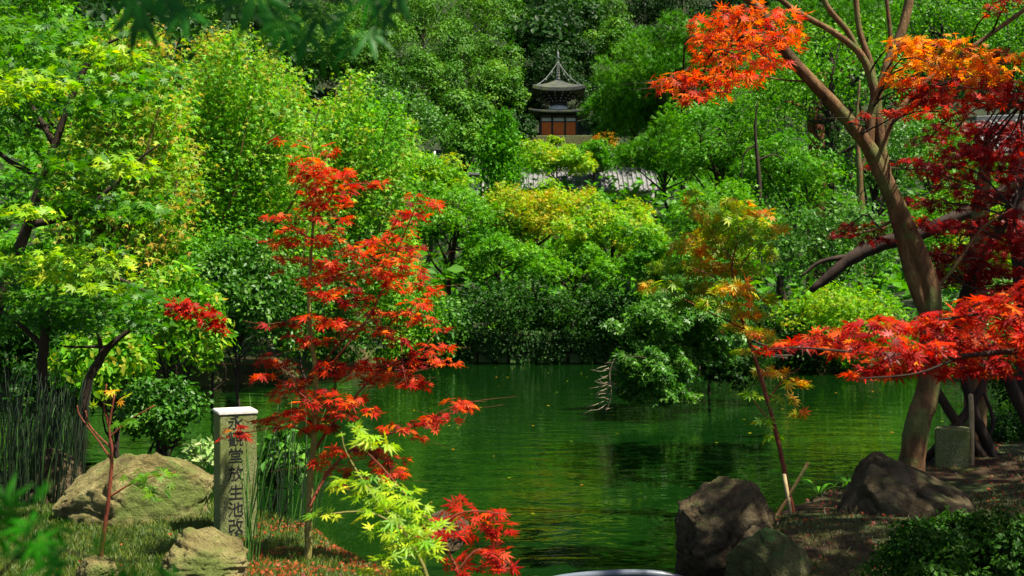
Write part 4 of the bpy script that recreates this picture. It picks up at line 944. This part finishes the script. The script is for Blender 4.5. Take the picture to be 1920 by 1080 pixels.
for nm, pts in TR:
    t = Tubes(); P, r = P3(pts, TD); r = r * .80; BA.append(smooth_path(P, r, 6)[0]); t.add(P, r, 12, 6, .012, rng); add(nm, t.mesh(nm, bark), big)
OR = [(1345, 45, 100, 36), (1400, 30, 130, 34), (1470, 35, 90, 34), (1330, 75, 90, 30), (1395, 75, 130, 40), (1455, 75, 100, 36), (1340, 108, 100, 34), (1400, 110, 120, 34), (1270, 150, 90, 28), (1330, 145, 120, 34), (1300, 182, 80, 20), (1240, 165, 50, 18), (1390, 150, 90, 24), (1345, 175, 60, 20), (1490, 70, 50, 30), (1450, 120, 80, 20)]
OY = [(1700, 85, 90, 30), (1760, 85, 120, 34), (1810, 105, 110, 30), (1720, 120, 110, 30), (1780, 130, 120, 34), (1840, 140, 100, 30), (1690, 155, 80, 20), (1870, 140, 90, 24), (1900, 115, 60, 24)]
RR = [(1868, 15, 60, 20), (1890, 0, 60, 16), (1870, 105, 70, 20), (1830, 150, 100, 24), (1800, 180, 150, 30), (1730, 190, 110, 24), (1690, 212, 80, 14), (1860, 190, 120, 30), (1900, 170, 80, 30), (1770, 210, 110, 20), (1620, 218, 50, 10), (1720, 160, 80, 20)]
DK = [(1790, 245, 110, 24), (1860, 240, 110, 24), (1740, 265, 80, 16), (1690, 305, 80, 12), (1650, 312, 60, 10), (1740, 318, 60, 16), (1820, 300, 110, 24), (1870, 290, 90, 24), (1780, 350, 70, 14), (1850, 335, 90, 20), (1720, 380, 110, 20), (1800, 385, 110, 22), (1870, 370, 110, 24), (1615, 430, 90, 24), (1650, 450, 80, 18), (1580, 440, 50, 14), (1720, 420, 100, 24),
      *[(rng.uniform(1745, 1960), rng.uniform(235, 560), rng.uniform(80, 130), rng.uniform(12, 24)) for _ in range(26)],
      (1790, 430, 110, 24), (1860, 430, 110, 24), (1740, 480, 90, 20), (1820, 490, 130, 24), (1880, 510, 110, 24), (1790, 530, 110, 20), (1860, 550, 120, 20), (1905, 460, 70, 24)]
pos, nr, hd, cs_ = pads_to_leaves(rng, OR, 8.2, .060, 1.15, .7, .6); leaves_on(big, rng, pos, nr, hd, .068, T7, 'maple_orange', rng.uniform(-.35, .3, len(pos)), 110); CC = list(cs_)
pos, nr, hd, cs_ = pads_to_leaves(rng, OY, 8.4, .060, 1.1, .7, .6); leaves_on(big, rng, pos, nr, hd, .068, T7, 'maple_orange', rng.uniform(.15, .6, len(pos)), 60); CC += cs_
pos, nr, hd, cs_ = pads_to_leaves(rng, RR, 8.2, .060, 1.0, .7, .6); leaves_on(big, rng, pos, nr, hd, .068, T7, 'maple_red', rng.uniform(-.2, .3, len(pos)), 60); CC += cs_
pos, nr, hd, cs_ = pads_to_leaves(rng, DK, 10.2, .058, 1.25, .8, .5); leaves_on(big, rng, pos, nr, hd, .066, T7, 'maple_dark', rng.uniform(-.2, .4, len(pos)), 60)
twigs_to(big, rng, BA, CC + cs_, .010, bark_d)
# upper crown above the picture, which shades the right bank
n = 13000
pos = np.stack([rng.uniform(3.0, 11.5, n), rng.uniform(3.6, 13.2, n), rng.uniform(6.2, 7.8, n)], 1)
q = np.sin(pos[:, 0] * 2.1 + 1) * np.sin(pos[:, 1] * 1.9) + rng.normal(0, .2, n); pos = pos[(q > -.85) & (pos[:, 0] > 3.8 + (pos[:, 1] > 7.3) * (pos[:, 1] < 10.2) * 1.5)]; n = len(pos)
me = leaf_mesh('foliage', pos, frames(pos, unit(rng.normal(0, .4, (n, 3)) + [0, 0, 1]), unit(rng.normal(size=(n, 3)))), .17 * rng.uniform(.7, 1.2, n), T5, MATS['maple_dark'], rng, rng.random(n) * .4)
add('foliage', me, big, kind='stuff')

# near red branch from the right ---------------------------------------
nb = empty('maple_tree', (3.1, 4.4, gz(3.1, 4.4)), 'nearer maple whose low branch of large scarlet leaves crosses the big trunk', 'maple')
for nm, pts in [('trunk', [(2480, 1250, 70), (2440, 900, 60), (2380, 700, 50), (2400, 400, 40), (2420, 0, 30)]), ('branch', [(2390, 740, 30), (2150, 690, 18), (1920, 660, 12), (1800, 668, 9), (1700, 665, 7), (1600, 660, 5), (1500, 652, 3), (1440, 655, 2)]),
                ('branch', [(2150, 690, 14), (1980, 620, 10), (1860, 590, 7), (1760, 600, 4)]), ('branch', [(1800, 668, 6), (1720, 700, 4), (1610, 710, 3)])]:
    t = Tubes(); P, r = P3(pts, 4.4); t.add(P, r, 8, 5, .06, rng); add(nm, t.mesh(nm, bark_d), nb)
SCR = [(1440, 657, 50, 12), (1480, 648, 70, 18), (1530, 640, 80, 26), (1580, 630, 100, 34), (1640, 612, 110, 34), (1600, 655, 110, 24), (1660, 650, 120, 36), (1720, 620, 120, 40), (1790, 600, 120, 36), (1850, 580, 120, 40), (1900, 560, 90, 36), (1660, 690, 110, 24), (1620, 705, 70, 10), (1720, 680, 120, 36), (1790, 650, 130, 44), (1850, 640, 120, 44), (1900, 620, 90, 44), (1790, 695, 110, 26), (1850, 690, 110, 30), (1910, 680, 80, 36), (1740, 655, 100, 30), (1960, 640, 120, 60), (1905, 590, 80, 30), (1930, 540, 70, 30)]
pos, nr, hd, _ = pads_to_leaves(rng, SCR, 4.4, .050, 1.8, .45, .45)
sel = rng.random(len(pos)) < .28 * (pos[:, 0] > 1.25)
drk = ~sel & (rng.random(len(pos)) < np.interp(pos[:, 0], [.95, 1.5, 1.9], [.9, .3, .12])); sel2 = ~sel & ~drk  # darker red leaves towards the tip stand in for shade there
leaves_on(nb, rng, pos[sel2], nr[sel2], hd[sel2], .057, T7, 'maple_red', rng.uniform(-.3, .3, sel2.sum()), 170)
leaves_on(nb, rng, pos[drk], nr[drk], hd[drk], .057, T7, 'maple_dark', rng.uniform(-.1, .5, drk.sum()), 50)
leaves_on(nb, rng, pos[sel], nr[sel], hd[sel], .057, T7, 'maple_orange', rng.uniform(-.3, .2, sel.sum()), 75)

# crossing stems low right
cs = empty('slender_tree', (W(1895, 905, 10.4)[0], 10.4, gz(W(1895, 905, 10.4)[0], 10.4)), 'leaning dark stems crossing right of the large maple trunk', 'tree')
for pts in [[(1895, 925, 22), (1850, 865, 22), (1800, 800, 19), (1765, 745, 16), (1740, 700, 12)], [(1890, 915, 24), (1860, 850, 22), (1825, 770, 20), (1805, 700, 16), (1790, 640, 12)], [(1735, 862, 14), (1785, 805, 17), (1825, 755, 16), (1850, 700, 15), (1870, 640, 12)],
            [(1950, 830, 26), (1915, 760, 25), (1885, 705, 22), (1850, 650, 18)], [(1850, 830, 9), (1862, 790, 8), (1850, 750, 7), (1838, 720, 5)], [(1925, 340, 16), (1880, 420, 18), (1835, 500, 20), (1800, 580, 20), (1790, 660, 20)][::-1]]:
    t = Tubes(); P, r = P3(pts, 10.2); t.add(P, r, 7, 5, .08, rng); add('stem', t.mesh('stem', bark_d), cs)
# second grey trunk at right behind
bare('broadleaf_tree', 'upright mossy trunk in shade under the tiled house', 'tree', [(1830, 860, 44), (1828, 640, 40), (1832, 480, 38), (1845, 340, 26), (1850, 270, 14), (1856, 240, 8)], 13, bark, extra=[[(1850, 290, 10), (1880, 250, 8), (1930, 215, 6)], [(1848, 280, 9), (1825, 240, 6), (1820, 220, 4)], [(1840, 400, 12), (1880, 360, 10), (1930, 330, 8)]])
# stone post at right
sp0 = W(1786, 905, 10.0)
st = empty('stone_post', (sp0[0], 10.0, sp0[2] - .1), 'short square mossy stone post behind the big boulder', 'stone post', rz=R(-24))
bm = bmesh.new(); box_bm(bm, (0, 0, .29), (.29, .29, .62)); bmesh.ops.bevel(bm, geom=bm.edges[:], offset=.012, segments=2, affect='EDGES'); bm_obj('shaft', bm, stone_g, st)
t = Tubes(); P, r = P3([(1822, 900, 9), (1822, 780, 9), (1820, 740, 9)], 9.9); t.add(P, r, 8, 2, 0); cp = empty('bamboo_pole', W(1822, 900, 9.9), 'upright pale bamboo pole beside the short stone post', 'pole'); add('pole', t.mesh('pole', bamboo_m), cp)

# ================================================================== turning sapling with its stakes
SD = 7.9
ts = empty('maple_sapling', (W(1492, 985, SD)[0], SD, gz(W(1492, 985, SD)[0], SD)), 'thin maple sapling with green and orange leaves in front of the pond right', 'maple')
for nm, pts in [('trunk', [(1494, 990, 15), (1480, 930, 13), (1466, 860, 12), (1450, 790, 11), (1430, 720, 11), (1415, 670, 9), (1395, 610, 8), (1380, 560, 6), (1372, 500, 5), (1385, 440, 3), (1380, 400, 2)]),
                ('branch', [(1380, 560, 5), (1340, 520, 3), (1290, 500, 2)]), ('branch', [(1376, 520, 4), (1410, 470, 3), (1450, 430, 2)]), ('branch', [(1374, 490, 3), (1330, 430, 2.2), (1305, 370, 2)]), ('branch', [(1440, 750, 5), (1470, 710, 3), (1500, 690, 2)]), ('branch', [(1450, 800, 4), (1420, 760, 3), (1405, 740, 2)]), ('branch', [(1400, 620, 4), (1340, 590, 3), (1260, 550, 2)])]:
    t = Tubes(); P, r = P3([(a, b_, max(c_ * .75, 1.8)) for a, b_, c_ in pts], SD); t.add(P, r, 7, 5, .07, rng); add(nm, t.mesh(nm, bark_r), ts)
TP = [(1300, 360, 30, 10), (1305, 385, 50, 14), (1380, 385, 70, 20), (1340, 405, 90, 22), (1420, 400, 60, 16), (1380, 420, 110, 24), (1440, 425, 60, 14), (1330, 440, 100, 26), (1400, 450, 100, 26), (1290, 465, 90, 20), (1350, 475, 110, 24), (1420, 475, 70, 18), (1260, 500, 90, 18), (1330, 505, 110, 22), (1400, 505, 90, 20), (1240, 535, 80, 18), (1300, 540, 100, 22), (1370, 540, 90, 22), (1420, 560, 60, 18),
      (1290, 570, 70, 14), (1350, 575, 80, 18), (1400, 590, 70, 16), (1370, 615, 60, 14), (1420, 625, 60, 12), (1460, 640, 50, 12), (1395, 660, 40, 10), (1450, 700, 60, 14), (1490, 720, 50, 12), (1470, 750, 50, 12), (1410, 740, 36, 8), (1490, 775, 40, 10), (1430, 790, 30, 6), (1450, 820, 30, 6)]
pos, nr, hd, _ = pads_to_leaves(rng, TP, SD, .055, 2.0, .4, .7)
leaves_on(ts, rng, pos, nr, hd, .068, T7, 'maple_turn', np.clip(.07 + .34 * np.sin(pos[:, 0] * 9 + pos[:, 2] * 6) + rng.normal(0, .15, len(pos)), -.4, .6) , 230)
for lab, pts, m_ in [('pale bamboo stake leaning against the turning sapling', [(1487, 990, 8), (1470, 890, 8)], bamboo_m), ('brown bamboo stake crossing behind the turning sapling', [(1455, 970, 7), (1485, 920, 7), (1515, 868, 7)], bark)]:
    P, r = P3(pts, SD - .15); t = Tubes(); t.add(P, r, 8, 2, 0); rt = empty('bamboo_stake', P[0], lab, 'stake'); add('cane', t.mesh('cane', m_), rt)

# dead twigs over the water
dt = empty('dead_branch', W(1150, 700, 17.3), 'bare pale dead twigs hanging over the middle of the pond', 'branch')
base_ = [(1215, 672, 3.5), (1180, 668, 3), (1150, 676, 2.5)]
P, r = P3(base_, 17.3); t = Tubes(); t.add(P, r, 5, 4, .2, rng); add('stem', t.mesh('stem', bark_d), dt)
for i in range(26):
    x0, y0 = 1150 + rng.uniform(-12, 8), 678 + rng.uniform(0, 90); x1 = x0 - rng.uniform(14, 52); y1 = y0 + rng.uniform(-4, 18)
    if i == 0: pts = [(1152, 672, 2), (1143, 700, 1.8), (1146, 740, 1.5), (1136, 775, 1)]
    else: pts = [(x0, y0, 1.1), (x0 * .7 + x1 * .3, y0 * .7 + y1 * .3 + rng.uniform(-5, 5), .95, .1), (x0 * .35 + x1 * .65, y0 * .35 + y1 * .65 + rng.uniform(-5, 5), .85, -.1), (x1, y1, .6)]
    P, r = P3(pts, 17.3); t = Tubes(); t.add(P, r, 4, 3, .2, rng); add('twig', t.mesh('twig', twig_m), dt)

# ================================================================== left foreground plants
# young bare maple with few leaves in front of the boulder
yb = empty('maple_sapling', (W(185, 1060, 5.6)[0], 5.6, gz(W(185, 1060, 5.6)[0], 5.6)), 'spindly reddish sapling with few curled leaves in front of the sunlit boulder', 'maple')
for nm, pts in [('trunk', [(185, 1090, 9), (195, 1000, 9), (205, 920, 8), (210, 850, 7), (205, 800, 5), (215, 740, 3)]), ('branch', [(208, 860, 5), (180, 820, 4), (150, 780, 3), (145, 760, 2)]), ('branch', [(208, 840, 4), (170, 800, 3), (160, 770, 2)]), ('branch', [(206, 820, 4), (240, 790, 3), (290, 760, 2)]),
                ('branch', [(206, 810, 4), (195, 760, 3), (200, 720, 2)]), ('branch', [(208, 930, 4), (260, 900, 3), (330, 885, 2)])]:
    t = Tubes(); P, r = P3([(a, b_, max(2.4, c_)) for a, b_, c_ in pts], 5.6); t.add(P, r, 6, 5, .1, rng); add(nm, t.mesh(nm, bark_r), yb)
pads = [(290, 895, 90, 16), (320, 880, 50, 12), (270, 915, 60, 12), (300, 930, 50, 12), (250, 890, 40, 10), (240, 790, 60, 12), (210, 740, 60, 20), (190, 760, 40, 10), (230, 750, 40, 12)]
pos, nr, hd, _ = pads_to_leaves(rng, pads[:6], 5.6, .05, .7, .1); leaves_on(yb, rng, pos, nr, hd, .058, T7, 'maple_green', rng.uniform(.2, .7, len(pos)), 50)
pos, nr, hd, _ = pads_to_leaves(rng, pads[6:], 5.6, .05, .5, .1); leaves_on(yb, rng, pos, nr, hd, .045, T7, 'maple_turn', rng.uniform(0, .5, len(pos)), 30)

# horsetails
hs_me = {}
def stem_obj(parent, x, y, z0, hgt, lean, mat, rad=.006):
    va = int(rng.integers(9)); kk = (mat.name, va)
    if kk not in hs_me:
        t = Tubes(); r2 = np.random.default_rng(va + 5); bx, by = r2.uniform(-.12, .12, 2); r0 = .0042 * r2.uniform(.6, 1.25)
        P = [(bx * q * q + r2.normal(0, .003), by * q * q + r2.normal(0, .003), q) for q in np.linspace(0, 1, 9)]
        t.add(P, [r0, r0, r0 * .95, r0, r0 * .9, r0 * .9, r0 * .8, r0 * .7, r0 * .3], 6, 1, 0); me = t.mesh('stem', mat)
        hs_me[kk] = me
    o = bpy.data.objects.new('stem', hs_me[kk]); link(o, parent); o.location = Vector((x, y, z0)) - Vector(parent.location)
    o.scale = (1, 1, hgt); o.rotation_euler = (lean[1], lean[0], rng.uniform(0, .8))
h1 = empty('horsetail_clump', (W(440, 1040, 6.0)[0], 6.0, gz(W(440, 1040, 6.0)[0], 6.0)), 'clump of green horsetail stems in front of the stone marker right edge', 'horsetails')
for i in range(13):
    p_ = W(468 + rng.uniform(-10, 16), 1070, 6.1 + rng.uniform(-.1, .2)); stem_obj(h1, p_[0], p_[1], gz(p_[0], p_[1]) - .05, rng.uniform(.6, .85), (rng.uniform(-.02, .03), rng.uniform(-.05, .05)), stem_m, .0036)
h2 = empty('horsetail_clump', (W(510, 950, 7.3)[0], 7.3, gz(W(510, 950, 7.3)[0], 7.3)), 'sparser tall horsetail stems right of the stone marker', 'horsetails')
for i in range(34):
    p_ = W(rng.uniform(478, 590), 960, 7.4 + rng.uniform(-.2, .5)); stem_obj(h2, p_[0], p_[1], gz(p_[0], p_[1]) - .05, rng.uniform(.5, .95), (rng.uniform(-.05, .22), rng.uniform(-.1, .1)), stem_m if i % 3 == 0 else stem_d, .0036)
h3 = empty('horsetail_clump', (W(50, 900, 8.4)[0], 8.4, gz(W(50, 900, 8.4)[0], 8.4)), 'tall dark horsetail stems at the left edge behind the boulders', 'horsetails')
for i in range(230):
    p_ = W(rng.uniform(-60, 150), 900, 8.6 + rng.uniform(-.5, .9)); stem_obj(h3, p_[0], p_[1], gz(p_[0], p_[1]) - .05, rng.uniform(.65, 1.15), (rng.uniform(-.08, .1), rng.uniform(-.06, .06)), stem_d if i % 9 else stem_m, .0045)
# broad leaved plants behind the marker
for (px, py, a, b_, d, m, n_, lab) in [(530, 860, 130, 130, 8.4, 'cool', 900, 'dark broad leaved plant at the water edge right of the stone marker'), (375, 850, 70, 70, 8.6, 'pale_leaf', 240, 'pale tipped leafy plant between boulder and stone marker')]:
    tree('shrub', lab, 'shrub', px, py, a, b_, d, m, leaf=.085, n=n_, nl=16, lr=.35, tmpl=TL, part='foliage', tr=.012, jitter=.7, low=-.8, nlimb=10)
# spiky plant by the far right rocks
for (px, py, d, lab, s) in [(1535, 955, 9.0, 'arching green leaves of a lily plant by the pond near the stakes', 1.), (1590, 950, 9.3, 'upright green blades beside the big boulder', .9)]:
    b0 = W(px, py + 20, d); b0[2] = gz(b0[0], d); rt = empty('leafy_plant', b0, lab, 'plant')
    for i in range(11):
        a = rng.uniform(0, 6.28); L_ = rng.uniform(.18, .32) * s; V = []; Fq = []
        for q in range(5):
            u = q / 4; x_ = math.cos(a) * L_ * u; y_ = math.sin(a) * L_ * u; z_ = L_ * (1.1 * u - .9 * u * u); wd = .016 * math.sin(math.pi * min(1, u * .9 + .1)); V += [(x_ - math.sin(a) * wd, y_ + math.cos(a) * wd, z_), (x_ + math.sin(a) * wd, y_ - math.cos(a) * wd, z_)]
        for q in range(4): Fq.append((2 * q, 2 * q + 1, 2 * q + 3, 2 * q + 2))
        o = bpy.data.objects.new('leaf', np_mesh('leaf', np.array(V), np.array(Fq), MATS['mid'], {'tone': np.full(10, .1), 'rnd': np.full(10, .2)})); link(o, rt)

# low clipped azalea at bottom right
az = tree('azalea_shrub', 'low dense azalea filling the bottom right corner', 'shrub', 1830, 1085, 410, 260, 5.2, 'deep', leaf=.027, n=24000, nl=70, lr=.2, tmpl=TE, part='foliage', tr=.012, jitter=.6, low=-.2, up=.6, tone=.25, flat=.6, nlimb=16)

# ground litter and grass, left bank
n = 90000; x = rng.uniform(-3.6, .4, n); y = rng.uniform(4.2, 8.6, n); ok = pond_sd(x, y) > .1; x, y = x[ok], y[ok]; n = len(x)
pos = np.stack([x, y, ground_z(x, y) + .01], 1)
me = leaf_mesh('moss_grass', pos, frames(pos, unit(rng.normal(0, .7, (n, 3)) + [0, -1, .2]), unit(rng.normal(0, .35, (n, 3)) + [0, 0, 1])), .036 * rng.uniform(.4, 1.4, n), TB, MATS['grass'], rng, rng.random(n) * .5)
tag(add('moss_grass', me), 'short yellow green mossy grass on the left bank', 'grass', kind='stuff')
n = 11000; x = rng.uniform(-2.6, .2, n); y = rng.uniform(4.4, 7.6, n); ok = (pond_sd(x, y) > .1) & ((x / y > -.245) | (rng.random(n) < .06)) & (np.sin(x * 7 + y * 3) + np.sin(y * 8 - x * 4) + rng.normal(0, .8, n) > -.3); x, y = x[ok], y[ok]; n = len(x)
pos = np.stack([x, y, ground_z(x, y) + .03], 1)
me = leaf_mesh('fallen_leaves', pos, frames(pos, unit(rng.normal(0, .4, (n, 3)) + [0, -.3, 1]), unit(rng.normal(size=(n, 3)))), .019 * rng.uniform(.6, 1.3, n), T5, MATS['litter'], rng, rng.random(n) * .5)
tag(add('fallen_leaves', me), 'small red leaves scattered on the left bank', 'leaves', kind='stuff')
n = 60000; x = rng.uniform(.9, 8, n); y = rng.uniform(5.5, 14, n); ok = (pond_sd(x, y) > .05) & (np.sin(x * 3 + y * 1.3) + np.sin(y * 2.6 - x * 2) + rng.normal(0, .5, n) > -.2); x, y = x[ok], y[ok]; n = len(x)
pos = np.stack([x, y, ground_z(x, y) + .005], 1)
me = leaf_mesh('moss_grass', pos, frames(pos, unit(rng.normal(0, .7, (n, 3)) + [0, -1, .2]), unit(rng.normal(0, .6, (n, 3)) + [0, 0, 1])), .04 * rng.uniform(.4, 1.4, n), TB, MATS['moss'], rng, rng.random(n) * .4)
tag(add('moss_grass', me), 'dark moss and sparse grass on the shaded right bank', 'grass', kind='stuff')
n = 3000; x = rng.uniform(.9, 5, n); y = rng.uniform(5.5, 12, n); ok = (pond_sd(x, y) > .1); x, y = x[ok], y[ok]; n = len(x)
pos = np.stack([x, y, ground_z(x, y) + .015], 1)
me = leaf_mesh('fallen_leaves', pos, frames(pos, unit(rng.normal(0, .3, (n, 3)) + [0, -.2, 1]), unit(rng.normal(size=(n, 3)))), .022 * rng.uniform(.6, 1.3, n), T5, MATS['litter'], rng, rng.random(n) * .2)
tag(add('fallen_leaves', me), 'brown red leaves scattered on the shaded right bank', 'leaves', kind='stuff')

# pale curved rim at the bottom of the pond edge, shaped as a tube
t = Tubes(); P, r = P3([(1000, 1096, 16), (1060, 1084, 16), (1120, 1078, 16), (1180, 1075, 15), (1240, 1078, 15), (1290, 1090, 15)], 6.9); t.add(P, r, 10, 4, 0)
pp = empty('rim', P[0], 'smooth pale curved rim at the bottom edge of the pond', 'rim'); add('tube', t.mesh('tube', rim_m), pp)

# ================================================================== nearest blurred leaves
ov = empty('maple_branch', (-.25, .95, 2.7), 'dark out of focus maple leaves hanging at the top left of the view', 'maple branch')
tops = [(265, 10, 70), (250, -10, 80), (340, -5, 80), (345, 20, 60), (440, 0, 90), (400, -20, 90), (500, 10, 100), (530, 40, 90), (575, 60, 90), (600, 20, 110), (650, 30, 120), (690, 60, 110), (660, 80, 90), (720, 20, 110), (560, -10, 120), (480, -20, 100), (640, -10, 120), (610, 90, 70), (300, -25, 90), (700, -20, 100), (740, -15, 80)]
pos = np.array([W(a, b_, 1.25 + rng.uniform(-.15, .15)) for a, b_, _ in tops]); n = len(tops)
leaves_on(ov, rng, pos, unit(rng.normal(0, .35, (n, 3)) + [0, -.9, .35]), unit(rng.normal(0, .5, (n, 3)) + [0, 0, -1]), .060, T7, 'near_green', 0., 50)
t = Tubes(); P, r = P3([(150, -60, 8), (350, -40, 7), (550, -10, 6), (700, 10, 3)], 1.26); t.add(P, r, 6, 4, .05, rng); add('twig', t.mesh('twig', bark_d), ov)
n = 1500; pos = np.stack([rng.uniform(-.9, 1.6, n), rng.uniform(-1.6, 1.0, n), rng.uniform(3.9, 4.9, n)], 1)  # unseen leaves above the camera, added to shade the hanging ones
me = leaf_mesh('foliage', pos, frames(pos, unit(rng.normal(0, .4, (n, 3)) + [0, 0, 1]), unit(rng.normal(size=(n, 3)))), .12 * rng.uniform(.7, 1.2, n), T7b, MATS['near_green'], rng, rng.random(n) * .4)
add('foliage', me, ov, kind='stuff')
bl = empty('maple_branch', (-.5, 1.0, 1.5), 'blurred bright green maple leaves in the bottom left corner', 'maple branch')
bots = [(30, 940, 90), (70, 990, 90), (20, 1020, 100), (90, 1040, 80), (50, 1070, 80), (0, 970, 80), (190, 1010, 50), (230, 1040, 70), (260, 1070, 60), (300, 1040, 50), (330, 1060, 40), (215, 1070, 60), (100, 960, 50), (10, 920, 60), (60, 960, 60), (110, 1020, 60), (40, 1000, 60), (20, 1060, 60), (80, 900, 50)]
pos = np.array([W(a, b_ + 26, 1.1 + rng.uniform(-.1, .1)) for a, b_, _ in bots]); n = len(bots)
leaves_on(bl, rng, pos, unit(rng.normal(0, .35, (n, 3)) + [0, -.9, .5]), unit(rng.normal(0, .8, (n, 3)) + [0, 0, -.3]), .036, T7, 'near_bright', .2, 50)
t = Tubes(); P, r = P3([(-40, 1120, 7), (60, 1030, 6), (200, 1050, 5), (330, 1050, 2.5)], 1.16); t.add(P, r, 6, 4, .05, rng); add('twig', t.mesh('twig', bark_d), bl)

# floating leaves and specks on the pond
n = 150; x = rng.uniform(-4, 9, n); y = rng.uniform(8, 29, n); ok = pond_sd(x, y) < -.2; x, y = x[ok], y[ok]; n = len(x)
pos = np.stack([x, y, np.full(n, .006)], 1)
me = leaf_mesh('floating_leaves', pos, frames(pos, unit(rng.normal(0, .06, (n, 3)) + [0, 0, 1]), unit(rng.normal(size=(n, 3)))), .045 * rng.uniform(.4, 1.2, n), T5, MATS['maple_turn'], rng, rng.random(n) * .4)
tag(add('floating_leaves', me), 'small fallen leaves floating on the pond', 'leaves', kind='stuff')
